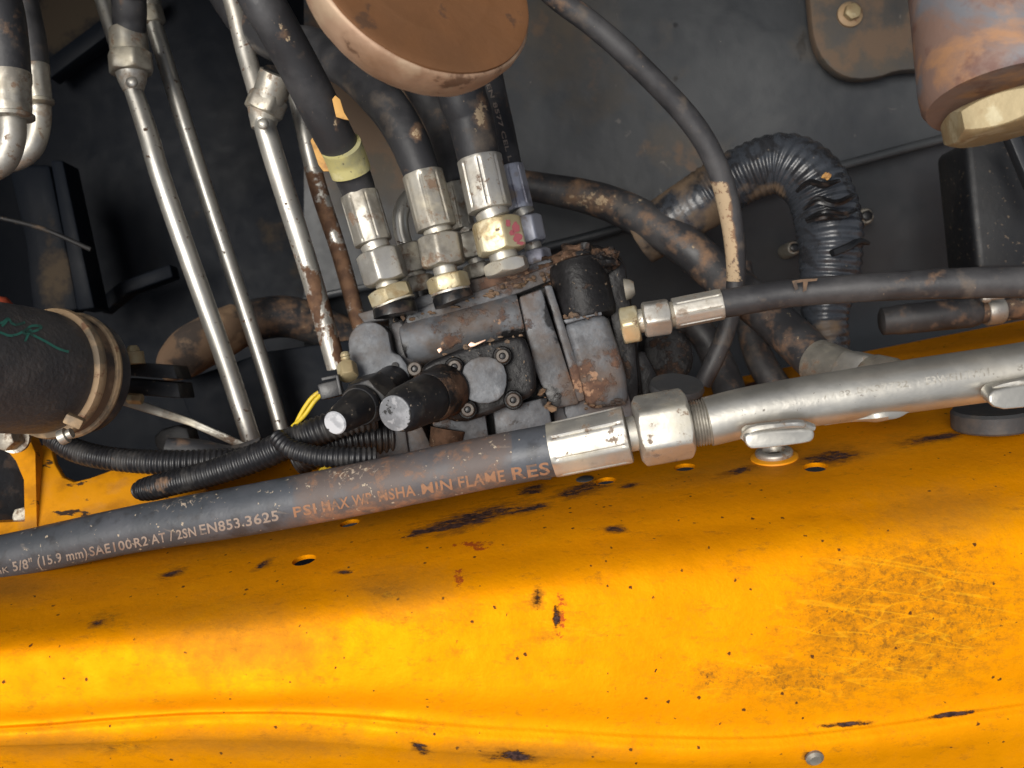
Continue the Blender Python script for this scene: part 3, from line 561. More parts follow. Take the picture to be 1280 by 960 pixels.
for txt, a, b, h, mm in (('mK', -6, 12, 8, 'ink'), ('5/8"', 17, 42, 13, 'ink'), ('(15.9 mm)', 48, 110, 13, 'ink'), ('SAE', 113, 139, 13, 'ink'), ('100', 143, 166, 13, 'ink'), ('R2', 169, 186, 13, 'ink'), ('AT / 2SN', 190, 246, 13, 'ink'),
                      ('EN853', 251, 301, 14, 'ink'), ('3625', 308, 349, 14, 'ink'), ('PSI', 368, 396, 14, 'inkrust'), ('MAX WP', 404, 466, 15, 'inkrust'), ('MSHA', 474, 520, 15, 'inkrust'), ('MIN', 528, 566, 15, 'inkrust'), ('FLAME', 574, 632, 16, 'inkrust'), ('RES', 641, 688, 17, 'inkrust')):
    decal('lettering', txt, bseg(a, b), h * .9, hose_o.name, M[mm], t)

# ------------------------------------------------------------------ satin steel pipe
t = thing('steel_pipe', 'satin steel pipe with welded pads running to the right edge over the yellow beam', 'pipe', P(1080, 500, .48))
pp = [(884, 527, .492, 31), (960, 510, .490, 31.5), (1120, 485, .485, 33), (1280, 462, .480, 34.5), (1420, 440, .475, 36), (1800, 380, .465, 37)]
pg = tube(pp, 72, .0012, wob=.003)
pa = {'rust': lambda a, b: max(ell(1200, 490, 80, 16, -8)(a, b), ell(1150, 520, 60, 12)(a, b) * .8), 'pit': lambda a, b: max(ell(960, 510, 100, 18, -8)(a, b), ell(1080, 490, 60, 16)(a, b))}
pipe_o = link('tube', pg, M['pipe'], t, attrs=pa)
A, B = P(856, 531.5, .493), P(887, 526.5, .492)
thr = [(0, r_(26, .49))]
for i in range(9): thr += [((i + .1) / 9, r_(27.2, .49)), ((i + .5) / 9, r_(29.6, .49)), ((i + .9) / 9, r_(27.2, .49))]
link('threaded_end', lathe(A, B, thr + [(1, r_(30.5, .49))], 56), M['zincdull'], t, angle=80)
def pad(poly, weld, d0, label):
    o = link('welded_pad', prism(poly, d0, .010, .0014, rnd=1, seg=3, dirn=(0, .9, .35)), M['pipe'], t)
    link('weld_bead', tube(weld, 14, .001, wob=.5), M['zinc'], o); return o
pad([(930, 541), (960, 538), (1014, 534), (1019, 541), (1018, 552), (1000, 556), (942, 563), (932, 558)], [(930, 548, .474, 5), (940, 537, .470, 5.5), (970, 532, .468, 5), (1000, 530, .468, 5), (1017, 534, .470, 4.5)], .468, '')
pad([(1236, 490), (1262, 483), (1330, 474), (1330, 500), (1262, 514), (1236, 508)], [(1234, 500, .466, 6), (1243, 487, .463, 6.5), (1275, 478, .460, 6), (1330, 468, .458, 6)], .458, '')
link('weld_run', tube([(1030, 529, .488, 3), (1075, 521, .484, 6), (1095, 517, .482, 10), (1118, 513, .482, 10), (1140, 508, .482, 6), (1190, 500, .482, 3)], 14, .001, wob=.4), M['pipe'], t)
for txt, a, b, y0, y1, h in (('/ / 82', 1030, 1064, 499, 494, 9), ('BX07722', 1072, 1136, 492, 483, 10), ('E3WEI1/IWI1.', 1158, 1243, 481, 468, 12), ('8', 1272, 1280, 464, 462, 11)):
    decal('stamped_lettering', txt, [(a, y0), ((a + b) / 2, (y0 + y1) / 2), (b, y1)], h * .8, pipe_o.name, M['stamp'], t, .00012, mirror=False)
# rubber pad below the pipe at the right edge
p, n = onskin(1242, 536)
n2 = (n + Vector((0, .1, .2))).normalized()
o = link('rubber_buffer', lathe(p + n2 * .001, p + n2 * .013, [(0, .0225), (.1, .0235), (.85, .0235), (1, .022)], 48), M['padgrey']); tag(o, 'grey round rubber buffer on the yellow beam under the right end of the pipe', 'buffer')
# black cap and dark castings behind the swivel nut
t = thing('black_cap', 'flat black round cap just behind the big swivel nut', 'round_cap', P(845, 490, .58))
dn = Vector((0, -.45, 1)).normalized(); c0 = P(845, 495, .585)
link('cap_body', lathe(c0 - dn * .012, c0 + dn * .006, [(0, .016), (.8, .0165), (.9, .0155)], 40), M['seal'], t)
link('cap_rim', lathe(c0 + dn * .004, c0 + dn * .0085, [(0, .017), (.3, .0175), (1, .0165), (1, .004)], 40), M['padgrey'], t)

# ------------------------------------------------------------------ valve block
V = thing('control_valve', 'grey cast iron hydraulic control valve with rust patches in the middle of the picture', 'valve', P(600, 450, .58))
rustv = {'rust': lambda a, b: max(ell(600, 398, 90, 34, -10)(a, b) * .75, ell(640, 345, 90, 34, -14)(a, b) * 1.1, ell(655, 390, 40, 60)(a, b) * .75, ell(735, 480, 60, 50)(a, b) * 1.2, ell(545, 530, 50, 30)(a, b) * .8, ell(770, 450, 40, 40)(a, b) * .8, ell(560, 430, 40, 16)(a, b)), 'oil': lambda a, b: max(ell(640, 425, 90, 26, -14)(a, b) * 1.0, ell(500, 395, 50, 16)(a, b), ell(506, 440, 12, 40)(a, b) * 1.1, ell(530, 470, 40, 30)(a, b) * .9, ell(612, 530, 8, 30)(a, b) * 1.2, ell(690, 400, 12, 60, -14)(a, b) * 1.0, ell(690, 495, 26, 30)(a, b) * 1.1, ell(600, 540, 100, 14)(a, b) * .4)}
def vp(name, poly, d, th, m='cast', bev=.0014, rnd=0, rough=.0002, par=None, **k):
    return link(name, prism(poly, d, th, bev, rnd, rough=rough, **k), M[m], par or V, attrs=rustv)
vp('body_core', [(498, 400), (655, 352), (700, 338), (760, 350), (788, 420), (792, 500), (770, 560), (700, 590), (540, 600), (470, 600), (470, 470)], .600, .07, 'oily', .003)
# barrel-faced upper casting
a, b = P(506, 430, .602), P(652, 396, .600)
def flatb(f_, a_): return 1.0
link('barrel_casting', lathe(a, b, [(0, r_(30, .6)), (.01, r_(33, .6)), (.05, r_(34.5, .6)), (.3, r_(34.8, .6)), (.32, r_(34.2, .6)), (.62, r_(34.8, .6)), (.95, r_(35, .6)), (1, r_(33, .6))], 64), M['cast'], V, attrs=rustv)
vp('top_flange', [(505, 395), (540, 378), (584, 368), (655, 344), (692, 330), (692, 350), (650, 366), (590, 386), (510, 408)], .588, .05, rough=.0004)
vp('port_ledge', [(446, 392), (520, 372), (575, 356), (586, 350), (588, 380), (520, 396), (455, 404)], .598, .05)
vp('top_ledge', [(578, 352), (640, 338), (690, 322), (694, 340), (655, 356), (590, 372)], .592, .05, rough=.0005)
vp('section_slab', [(649, 371), (677, 361), (709, 458), (724, 505), (690, 512), (668, 462)], .572, .04)
vp('section_strip', [(680, 357), (690, 356), (724, 462), (732, 500), (722, 503), (711, 460)], .570, .04)
vp('inner_step', [(488, 405), (504, 397), (518, 452), (508, 464), (496, 440)], .588, .03)
# end plate with two lobes
lobe = []
for i in range(13): a_ = math.radians(150 + i * 15); lobe.append((462 + 27 * math.cos(a_), 430 + 28 * math.sin(a_)))
lobe = [(440, 500), (434, 455)] + lobe[1:] + [(490, 440), (500, 444), (508, 455), (512, 470), (508, 490), (540, 560), (516, 572), (452, 574)]
vp('end_plate', lobe, .575, .030, bev=.0012)
a = P(494, 457, .5745); link('plate_pin', lathe(a - Vector((0, .0008, 0)), a + Vector((0, .004, 0)), [(0, .0012), (0, .0022), (1, .0024)], 24), M['oily'], V)
vp('oily_gap_plate', [(486, 392), (500, 398), (520, 460), (540, 470), (560, 520), (500, 500), (484, 430)], .592, .03, 'oily')
# lower blocks
vp('lower_block', [(540, 528), (606, 514), (613, 560), (600, 600), (560, 600), (548, 560)], .574, .04)
vp('lower_block', [(616, 512), (684, 496), (692, 540), (690, 600), (626, 600)], .573, .04)
vp('lower_corner', [(446, 530), (505, 520), (512, 575), (500, 600), (452, 600)], .571, .03)
vp('lower_web', [(684, 462), (700, 462), (722, 510), (790, 500), (786, 560), (700, 580), (690, 500)], .590, .04, rough=.0006)
vp('mount_foot', [(698, 500), (716, 474), (770, 462), (792, 505), (788, 560), (730, 570)], .578, .04, rough=.0007, rnd=1)
# right side housing
vp('end_housing', [(690, 326), (716, 306), (748, 304), (778, 318), (788, 360), (798, 430), (808, 520), (780, 560), (750, 540), (730, 400), (700, 400)], .590, .07, 'oily', .005, seg=3, rough=.0004)
a, b = P(719, 326, .588), P(737, 402, .584)
link('relief_barrel', lathe(a, b, [(0, r_(26, .59)), (.04, r_(33, .59)), (.2, r_(36, .59)), (.85, r_(36, .59)), (.95, r_(34, .59)), (1, r_(24, .59))], 48), M['oily'], V, attrs=rustv)
link('sleeve_ring', lathe(P(719, 318, .592), P(722.5, 332, .592), [(0, r_(27, .59)), (.2, r_(29, .59)), (.8, r_(29, .59)), (1, r_(27, .59))], 48), M['oily'], V, attrs={'rust': lambda a, b: 1.0 if a < 720 else .4})
vp('square_cover', [(705, 404), (716, 400), (742, 393), (760, 392), (770, 422), (784, 470), (788, 505), (736, 512), (722, 470)], .569, .05, bev=.005, seg=3, rough=.0003)
vp('cover_lip', [(704, 400), (740, 391), (752, 389), (753, 394), (742, 395), (708, 405)], .568, .03, 'cast', .0008)
vp('side_fin', [(752, 330), (770, 318), (782, 330), (788, 372), (796, 430), (800, 500), (780, 520), (766, 420)], .585, .06, 'oily', .003, rough=.0008)
vp('side_foot', [(776, 440), (806, 438), (822, 470), (818, 520), (786, 530)], .600, .05, 'oily', .003, rough=.0008)
link('port_lump', blob(P(722, 322, .590), (.014, .014, .009), .5, seed=2, sub=4), M['oily'], V, attrs={'rust': lambda a, b: 1.15 if a < 726 else .5})
link('port_lump', blob(P(752, 326, .585), (.0115, .012, .008), .6, seed=5, sub=4), M['oily'], V, attrs={'rust': lambda a, b: .7})
link('port_lump', blob(P(700, 340, .598), (.016, .012, .009), .5, seed=8, sub=4), M['oily'], V, attrs={'rust': lambda a, b: 1.2})
# caked dirt lodged on the ledges
random.seed(3)
cr = G()
for (x0, y0, x1, y1, dd, n_) in ((590, 372, 690, 342, .585, 26), (500, 400, 590, 376, .585, 16), (700, 400, 745, 392, .566, 16), (655, 465, 690, 512, .566, 14), (735, 508, 780, 500, .568, 14), (548, 446, 650, 420, .560, 18)):
    for _ in range(n_):
        u = random.random(); c_ = P(x0 + (x1 - x0) * u + random.uniform(-5, 5), y0 + (y1 - y0) * u + random.uniform(-5, 5), dd + random.uniform(0, .004)); q = random.uniform(.0006, .0019)
        blob(c_, (q * random.uniform(1, 2), q, q * random.uniform(.6, 1.2)), .7, sub=1, g=cr, seed=random.random() * 50)
tag(link('caked_dirt', cr, M['muddy'], V), None, None, None, 'stuff')
# square bolted flange with round cap
FL = vp('bolted_flange', [(520, 462), (548, 446), (585, 433), (640, 420), (654, 420), (664, 440), (672, 478), (668, 494), (640, 506), (606, 520), (575, 530), (548, 520)], .560, .035, 'oily', .003, rnd=1, rough=.0005, seg=3)
capo = [(605 + 31 * math.cos(math.radians(a_)) * (1.05 if i % 2 else .97), 475 + 32 * math.sin(math.radians(a_)) * (1.05 if i % 2 else .97)) for i, a_ in enumerate(range(0, 360, 45))]
vp('flange_cap', capo, .5505, .014, bev=.001, rnd=1, par=FL)
def cap_screw(px, py, d, r, par):
    a = P(px, py, d); b = a + Vector((0, .012, 0)); rr = r_(r, d)
    o = link('cap_screw', lathe(a, b, [(.2, rr * .42), (0, rr * .48), (0, rr * .60), (0, rr * .82), (.04, rr * .95), (.12, rr), (1, rr)], 36), M['screw'], par)
    link('hex_socket', hexnut(a + Vector((0, .0016, 0)), a + Vector((0, .004, 0)), rr * .47, .2), M['seal'], o)
    return o
for (sx, sy) in ((568, 458.5), (628, 445), (641.5, 500), (584.5, 512)):
    link('screw_lug', lathe(P(sx, sy, .553), P(sx, sy, .575), [(0, r_(11, .55)), (.06, r_(12.5, .55)), (1, r_(13, .55))], 32), M['oily'], FL, attrs=rustv)
    cap_screw(sx, sy, .5485, 9.2, FL)
vp('scrape_mark', [(585, 431), (589, 427), (594, 429), (599, 427), (607, 424), (607, 426), (599, 430), (593, 433), (588, 434)], .5585, .002, 'copper', .0003, rough=0, par=FL)
vp('scrape_mark', [(546, 437), (551, 434), (553, 438), (549, 442)], .566, .002, 'copper', .0003, rough=0, par=FL)
cap_screw(518, 461, .5700, 9.5, V)
# two solenoid barrels
K1 = Vector((0, 0, 0)); a, b = P(419, 528.5, .508), P(492, 478, .578)
def frac(A, B, t_): return A + (B - A) * t_
ax1 = b - a
link('small_plunger', lathe(a, b, [(.0, r_(15.0, .51)), (.012, r_(15.5, .51)), (.05, r_(16, .51)), (.10, r_(19, .51)), (.36, r_(23.5, .52)), (.42, r_(25, .52)), (.44, r_(23, .52)), (1, r_(24, .54))], 48), M['knob'], V)
link('pale_end_face', lathe(a - ax1 * .012, a + ax1 * .01, [(0, r_(13.6, .508)), (.5, r_(15.2, .508)), (1, r_(14.8, .508))], 40), M['capwhite'], V)
link('plunger_collar', lathe(frac(a, b, .37), frac(a, b, .44), [(0, r_(25, .52)), (.3, r_(26.8, .525)), (.7, r_(26.8, .525)), (1, r_(25, .52))], 48), M['knob'], V)
link('collar_nut', hexnut(frac(a, b, .46), frac(a, b, .72), r_(31, .54), .5), M['knob'], V)
a, b = P(494, 516.5, .505), P(558, 487, .556); ax2 = b - a
link('large_solenoid', lathe(a, b, [(0, r_(22, .505)), (.01, r_(23.5, .505)), (.04, r_(25, .507)), (.10, r_(27.5, .51)), (.16, r_(29, .515)), (.60, r_(31, .53)), (.62, r_(29.5, .53)), (.7, r_(31, .535)), (1, r_(33, .55))], 56), M['knob'], V)
link('grey_end_face', lathe(a - ax2 * .014, a + ax2 * .01, [(0, r_(20.5, .505)), (.3, r_(22.8, .505)), (1, r_(23, .505))], 48), M['capgrey'], V)
link('rusty_sleeve', lathe(frac(a, b, .63), frac(a, b, 1.0), [(0, r_(31, .54)), (.1, r_(33, .54)), (.9, r_(34, .55)), (1, r_(31, .55))], 48), M['oily'], V, attrs={'rust': lambda a, b: 1.0 if b > 470 else .5})
link('bottom_port', lathe(P(560, 536, .575), P(556, 560, .575), [(0, r_(22, .57)), (1, r_(20, .57))], 32), M['oily'], V, attrs={'rust': lambda a, b: 1.3})

# ------------------------------------------------------------------ hoses standing on the valve
def hose_asm(name, label, pts, fer, nut, nut2, boss, d, rads, mats=('zinc', 'zinc', 'brass'), phase=(0, 0.1, 0.15), mud=None, extra=None, grp='hoses screwed into the valve', neck=15):
    base = P(*nut2[1], d); t = thing(name, label, 'hydraulic hose', base, grp)
    tb = link('rubber_tube', tube(pts, 48, .0015, wob=.02), M['rubber'], t, attrs={'mud': mud or (lambda a, b: .3)})
    ferrule(P(*fer[0], d), P(*fer[1], d), r_(rads[0], d), 8, phase[0], mats[0], t)
    ringlathe(P(*frac(Vector(fer[0]), Vector(fer[1]), .98), d), P(*nut[0], d), r_(neck + 3, d), t, 'zinc', 'neck')
    link('swivel_nut', hexnut(P(*nut[0], d), P(*nut[1], d), r_(rads[1], d), phase[1]), M[mats[1]], t)
    ringlathe(P(*frac(Vector(nut[0]), Vector(nut[1]), .97), d), P(*nut2[0], d), r_(neck, d), t, 'zinc', 'collar')
    link('adapter_nut', hexnut(P(*nut2[0], d), P(*nut2[1], d), r_(rads[2], d), phase[2]), M[mats[2]], t)
    if boss:
        ringlathe(P(*frac(Vector(nut2[0]), Vector(nut2[1]), .96), d), P(*frac(Vector(nut2[0]), Vector(nut2[1]), 1.12), d), r_(rads[2] * .93, d), t, 'zinc', 'flange_ring')
        link('port_seal', lathe(P(*frac(Vector(nut2[0]), Vector(nut2[1]), 1.05), d), P(*boss, d), [(0, r_(rads[2] * .84, d)), (.2, r_(rads[2] * .92, d)), (1, r_(rads[2] * .95, d))], 40), M['seal'], t)
    return t, tb
D1 = .575
h1, h1t = hose_asm('valve_hose', 'black hose with a dirty yellow tape band above its steel sleeve', [(90, -360, .44, 27), (290, -60, .50, 27), (330, 5, .50, 27), (372, 80, .52, 26), (405, 145, .54, 25.5), (430, 195, .56, 24), (445, 230, .572, 22), (450, 246, .575, 20.5), (455, 260, .576, 20)],
    ((449, 243), (467, 304)), ((472, 314), (484, 353)), ((485, 360), (492, 378)), (495, 394), D1, (24, 29.5, 29.5), ('zincdull', 'zinc', 'brass'), (0, .16, .05),
    lambda a, b: max(ell(355, 40, 22, 60, -30)(a, b), ell(420, 150, 10, 30)(a, b), .2) )
tape_pts = [(426, 182, .552, 26), (433, 199, .560, 25.8), (439, 216, .565, 25.2)]
tp = link('tape_band', tube(tape_pts, 48, .001, wob=.02), M['yellowtape'], h1)
g = G(); pl = [P(398, 186, .575), P(393, 178, .575), P(410, 184, .558), P(424, 216, .556), P(404, 213, .572), P(390, 172, .577), P(397, 168, .578)]
link('tag_flap', prism([(388, 176), (393, 167), (403, 180), (418, 214), (404, 214), (398, 206)], .562, .0012, .0003), M['tagpaper'], tp)
link('torn_label', prism([(415, 124), (419, 119), (425, 124), (430, 140), (436, 150), (430, 149), (420, 146)], .5265, .0012, .0003), M['tagpaper'], h1)
hose_asm('valve_hose', 'black hose dusted with dirt, second from the left of the hoses on the valve', [(180, -200, .72, 23), (290, 0, .69, 24), (340, 50, .665, 24), (392, 62, .64, 26), (440, 88, .61, 26), (482, 130, .59, 26), (508, 170, .58, 25), (527, 215, .575, 23), (530, 228, .575, 22)],
    ((528, 217), (546, 286)), ((549, 294), (555.5, 333)), ((558, 344), (563, 364)), (568, 378), D1, (25.5, 29.5, 27), ('zincdull', 'zincdull', 'brass'), (.3, .12, .5), lambda a, b: max(ell(520, 165, 16, 26)(a, b) * 1.2, ell(490, 115, 30, 20)(a, b) * .6, .2))
h3, _ = hose_asm('valve_hose', 'widest black hose caked with dirt under the rusty disc, its nut daubed red', [(500, -330, .58, 31), (545, -60, .565, 31), (573, 100, .565, 31), (588, 150, .57, 29), (599, 200, .573, 26.5), (602, 212, .573, 25)],
    ((599, 198), (613, 263)), ((619, 275), (628, 316)), ((631, 326), (635, 342)), None, D1 - .008, (28, 33, 30), ('zinc', 'brass', 'zinc'), (.35, -.2, .2), lambda a, b: max(ell(600, 140, 26, 60)(a, b) * 1.25, .3), neck=18)
mk = GM[[o for o in bpy.data.objects if o.parent == h3 and o.name.startswith('swivel_nut')][0].name]; bvn = BVHTree.FromPolygons(mk.v, mk.f)
g = G(); n0 = 0
for (cx, cy, rx, ry) in ((644, 285, 6, 9), (647, 297, 7, 7), (635, 279, 4, 6), (651, 304, 6, 3), (640, 291, 4, 5)):
    vs = []
    ring = [(cx + rx * math.cos(a_) * random.uniform(.6, 1), cy + ry * math.sin(a_) * random.uniform(.6, 1)) for a_ in [k * math.pi / 7 for k in range(14)]]
    for q in [(cx, cy)] + ring: hh, nn = hit(q[0], q[1], bvn); vs.append(hh + (nn if nn.y < 0 else -nn) * .00015)
    g.add(vs, [(0, k + 1, (k + 1) % 14 + 1) for k in range(14)])
link('red_paint_mark', g, M['pinkmark'], h3)
h4, h4t = hose_asm('valve_hose', 'thin black hose with faded white lettering along its right side', [(540, -330, .66, 19), (585, -50, .645, 19), (612, 100, .64, 18), (626, 160, .632, 17), (637, 208, .625, 15.5), (640, 220, .625, 15)],
    ((637, 208), (650, 262)), ((657, 271), (664, 304)), ((668, 313), (672, 332)), (675, 342), .622, (17, 20, 20), ('bluezinc', 'bluezinc', 'bluezinc'), (.2, .7, .6), neck=11)
decal('lettering', 'EN 8577 CEL L', [(608, 106), (618, 136), (627, 168), (632, 188), (636, 202)], 5, h4t.name, M['ink'], h4)
hose_asm('valve_hose', 'shadowed black hose with a rusty sleeve squeezed between two larger hoses', [(400, -200, .70, 20), (480, 30, .68, 20), (520, 100, .67, 20), (548, 150, .66, 19), (565, 205, .64, 17), (570, 230, .64, 14), (572, 240, .64, 13)],
    ((568, 229), (580, 286)), ((588, 291), (594, 323)), ((597, 330), (601, 348)), None, .635, (14.5, 20, 20), ('zincdull', 'zincdull', 'zincdull'), (.2, .7, .6), neck=10)
t = thing('bent_steel_line', 'small steel line bent in a hook between the first two sleeves', 'pipe', P(515, 330, .62))
link('bent_tube', tube([(560, 236, .64, 10), (530, 238, .63, 10), (510, 248, .625, 10), (501, 268, .62, 10), (502, 290, .62, 10), (507, 308, .62, 10)], 28, .001), M['tube'], t)
link('union_nut', hexnut(P(510, 305, .62), P(519, 341, .62), r_(19, .62), .3), M['zincdull'], t)
ringlathe(P(518, 340, .62), P(521, 348, .62), r_(13, .62), t, 'zinc')
link('adapter_nut', hexnut(P(521, 346, .62), P(526, 366, .62), r_(21, .62), .3), M['zincdull'], t)
link('port_seal', lathe(P(525, 364, .62), P(530, 388, .62), [(0, r_(18, .62)), (1, r_(19, .62))], 32), M['seal'], t)

# ------------------------------------------------------------------ rusty disc
t = thing('rusty_disc', 'brown rusty disc overhanging the top edge with a pale rubbed rim', 'disc', P(550, 0, .42))
nrm = Vector((.46, -.80, .36)).normalized(); a = P(530, -32, .420); Rd = r_(152, .42); b = a - nrm * .023
link('rim', lathe(a, b, [(0, Rd * .97), (.02, Rd * .985), (.07, Rd * 1.0), (.3, Rd * .998), (.6, Rd * .97), (.85, Rd * .93), (1, Rd * .88)], 140, lambda f_, a_: 1 + .003 * math.sin(a_ * 9) + .002 * math.sin(a_ * 23)), M['rustrim'], t)
link('face', lathe(a - nrm * .0005, a + nrm * .0035, [(0, Rd * .975), (.35, Rd * .97), (.42, Rd * .95), (.36, Rd * .88), (.30, Rd * .75), (.28, Rd * .60), (.30, Rd * .585), (.28, Rd * .57), (.26, Rd * .4), (.25, Rd * .15)], 140), M['rustface'], t)

# ------------------------------------------------------------------ rusty boss with bolt at the right
t = thing('rusty_pivot', 'large mottled rusty pivot end at the top right corner with a cream bolt beneath', 'pivot', P(1240, 60, .43))
a, b = P(1196, -260, .46), P(1262, 124, .43)
link('pivot_body', lathe(a, b, [(0, r_(84, .43)), (.7, r_(97, .43)), (.93, r_(103, .43)), (.98, r_(102, .43)), (1, r_(97, .43))], 72, lambda f_, a_: 1 + .01 * math.sin(a_ * 3 + f_ * 4)), M['rustboss'], t)
link('bolt_head', hexnut(P(1261, 124, .43), P(1269, 163, .43), r_(84, .43), math.radians(9)), M['bolt'], t)

# ------------------------------------------------------------------ steel tubes on the left
def steel_tube(label, pts, rust=None, socket=None, name='steel_line'):
    t = thing(name, label, 'steel tube', P(*pts[-1][:3]), 'steel tubes on the left')
    link('tube', tube(pts, 32, .002, wob=.004), M['tube'], t, attrs={'rust': rust or (lambda a, b: .15)})
    return t
t = steel_tube('leftmost steel tube, clean, with a cup fitting holding a black hose stub near its top', [(164, 104, .66, 11), (186, 170, .66, 12.2), (207, 240, .66, 12.5), (283, 455, .67, 12), (322, 575, .675, 11.5)], lambda a, b: .2 + .35 * smooth((a - 190) / 10 * 0))
link('upper_tube', tube([(20, -360, .71, 11), (112, -60, .69, 11), (130, 0, .69, 11), (152, 74, .69, 10)], 28), M['tube'], t)
a = P(161, 42, .655); b = P(165, 104, .66)
link('cup_socket', lathe(P(160, 38, .66), P(163, 74, .66), [(0, r_(19, .66)), (0, r_(22.5, .66)), (.1, r_(23, .66)), (1, r_(23, .66))], 40), M['zincdull'], t)
link('union_nut', hexnut(P(162, 66, .66), P(164.5, 92, .66), r_(28, .66), .5), M['zincdull'], t)
link('cone', lathe(P(164, 88, .66), P(167, 114, .66), [(0, r_(20, .66)), (.5, r_(17, .66)), (1, r_(12, .66))], 36), M['zinc'], t)
link('weld_bead', blob(P(165, 103, .645), (.0042, .003, .004), .1), M['zinc'], t)
o = link('hose_stub', tube([(110, -360, .62, 21), (155, -60, .64, 21), (161, 0, .65, 21), (162, 30, .657, 20), (163, 60, .66, 19)], 36, wob=.01), M['rubber'], attrs={'mud': lambda a, b: .4}); tag(o, 'short black hose seated in the cup of the leftmost steel tube', 'hose')
t = steel_tube('second steel tube from the left, thin and clean', [(184, -20, .70, 10.5), (192, 28, .70, 10.5), (199, 52, .70, 10.5), (255, 232, .70, 10), (328, 455, .70, 9.5), (358, 560, .70, 9)], lambda a, b: .1 + (.6 if 300 < b < 330 or 400 < b < 412 else 0))
link('top_nut', hexnut(P(188, 8, .70), P(194, 30, .70), r_(14, .70), .4), M['zincdull'], t)
link('upper_sleeve', lathe(P(120, -360, .70), P(189, 10, .70), [(0, r_(13, .7)), (1, r_(13, .7))], 32), M['zincdull'], t)
t = steel_tube('third steel tube from the left, rusting below its angled cup fitting', [(322, 118, .64, 12), (333, 165, .64, 13.5), (356, 240, .642, 13.5), (389, 345, .65, 13), (421, 460, .66, 12.5)], lambda a, b: .45 + .75 * smooth((b - 300) / 60) * (1 if noise.noise(Vector((a * .06, b * .025, 0))) > -.1 else .3) + .4 * ell(375, 310, 12, 20)(a, b))
link('upper_tube', tube([(160, -400, .69, 12), (270, -60, .67, 12), (291, 0, .67, 12), (306, 60, .67, 12), (324, 124, .665, 11.5)], 28), M['tube'], t, attrs={'rust': lambda a, b: .55})
link('cup_socket', lathe(P(346, 92, .635), P(335, 128, .642), [(0, r_(18, .64)), (0, r_(20.5, .64)), (.1, r_(21, .64)), (1, r_(21.5, .64))], 40), M['zincdull'], t)
link('cup_bore', lathe(P(346.3, 91, .635), P(340, 110, .642), [(0, r_(17, .64)), (1, r_(17, .64))], 32), M['black'], t, attrs={'mud': lambda a, b: .8})
link('union_nut', hexnut(P(337, 120, .642), P(328, 142, .642), r_(26, .64), .5), M['zincdull'], t)
link('cone', lathe(P(331, 134, .642), P(328, 162, .642), [(0, r_(22, .64)), (.5, r_(18, .64)), (1, r_(13.5, .64))], 36), M['zinc'], t)
link('weld_bead', blob(P(329, 155, .625), (.004, .003, .004), .1), M['zinc'], t)
t = steel_tube('fourth steel tube from the left, brown with rust beside the taped hose', [(250, -300, .70, 10.5), (352, 50, .685, 10.5), (370, 118, .68, 10.5), (396, 228, .68, 11), (424, 315, .68, 10.5), (449, 405, .68, 10), (460, 440, .68, 10)], lambda a, b: .35 + .9 * smooth((b - 195) / 30))

# ------------------------------------------------------------------ elbows top left
def elbow(label, rub, fer, elb, d, rad):
    t = thing('elbow_hose', label, 'hose', P(*fer[1], d), 'elbow hoses at the left edge')
    link('rubber_tube', tube(rub, 40, .002, wob=.01), M['rubber'], t, attrs={'mud': lambda a, b: .4})
    A, B = P(*fer[0], d), P(*fer[1], d); r = r_(rad, d)
    link('ferrule', lathe(A, B, [(0, r * .93), (.02, r), (.22, r * 1.0), (.28, r * .95), (.75, r * .94), (.8, r * .95), (1, r * .9)], 48, lambda f_, a_: 1 + (.03 * math.cos(a_ * 8) if .25 < f_ < .8 else 0)), M['zincdull'], t)
    link('end_bead', lathe(B - (B - A) * .04, B + (B - A) * .1, [(0, r * .95), (.2, r * 1.07), (.8, r * 1.07), (1, r * .9)], 40), M['zincdull'], t)
    link('elbow_tube', tube(elb, 32, .0015), M['zinc'], t)
elbow('nearer black hose with a steel elbow at the left edge', [(-160, -380, .56, 27), (-28, -80, .56, 27), (-2, 0, .56, 27), (8, 50, .56, 25.5), (13, 96, .56, 24)], ((13, 90), (15, 144)), [(15, 140, .56, 16), (15, 172, .56, 16), (5, 200, .562, 16), (-16, 213, .565, 16), (-50, 221, .57, 16), (-90, 228, .575, 16)], .56, 24.5)
elbow('farther black hose with a steel elbow tucked behind the nearer one', [(-60, -380, .62, 17), (14, -80, .62, 17), (32, 10, .62, 17), (40, 50, .62, 17), (46, 86, .62, 15.5)], ((45, 81), (50, 126)), [(50, 122, .62, 13), (49, 155, .62, 13.5), (40, 184, .62, 13.5), (18, 200, .622, 13.5), (-20, 205, .625, 13.5), (-60, 210, .63, 13.5)], .615, 15.5)

# ------------------------------------------------------------------ filter canister at the left
t = thing('filter_canister', 'round black canister with tan clamp bands and green scribble at the left edge', 'canister', P(60, 470, .55))
a, b = P(-150, 444, .46), P(106, 471, .585)
Lab = (b - a).length; fr = [(0, .032), (.2, .0365), (.62, .0375), (.74, .037), (.80, .0355), (1.0, .035)]
fo = link('canister_body', lathe(a, b, fr, 72), M['filter'], t)
def at(f_): return frac(a, b, f_)
link('clamp_band', lathe(at(.775), at(.835), [(0, .037), (.15, .0395), (.5, .0402), (.85, .0395), (1, .037)], 72), M['band'], t)
link('inner_band', lathe(at(.835), at(.895), [(0, .0368), (.3, .0372), (.7, .0372), (1, .0370)], 72), M['muddy'], t)
link('clamp_band', lathe(at(.893), at(.935), [(0, .037), (.15, .0388), (.5, .0395), (.85, .0388), (1, .036)], 72), M['band'], t)
link('end_cuff', lathe(at(.935), at(1.02), [(0, .0365), (.4, .0372), (.8, .036), (1, .030)], 72), M['rubber'], t, attrs={'mud': lambda a, b: .55})
p0 = P(96, 531, .515)
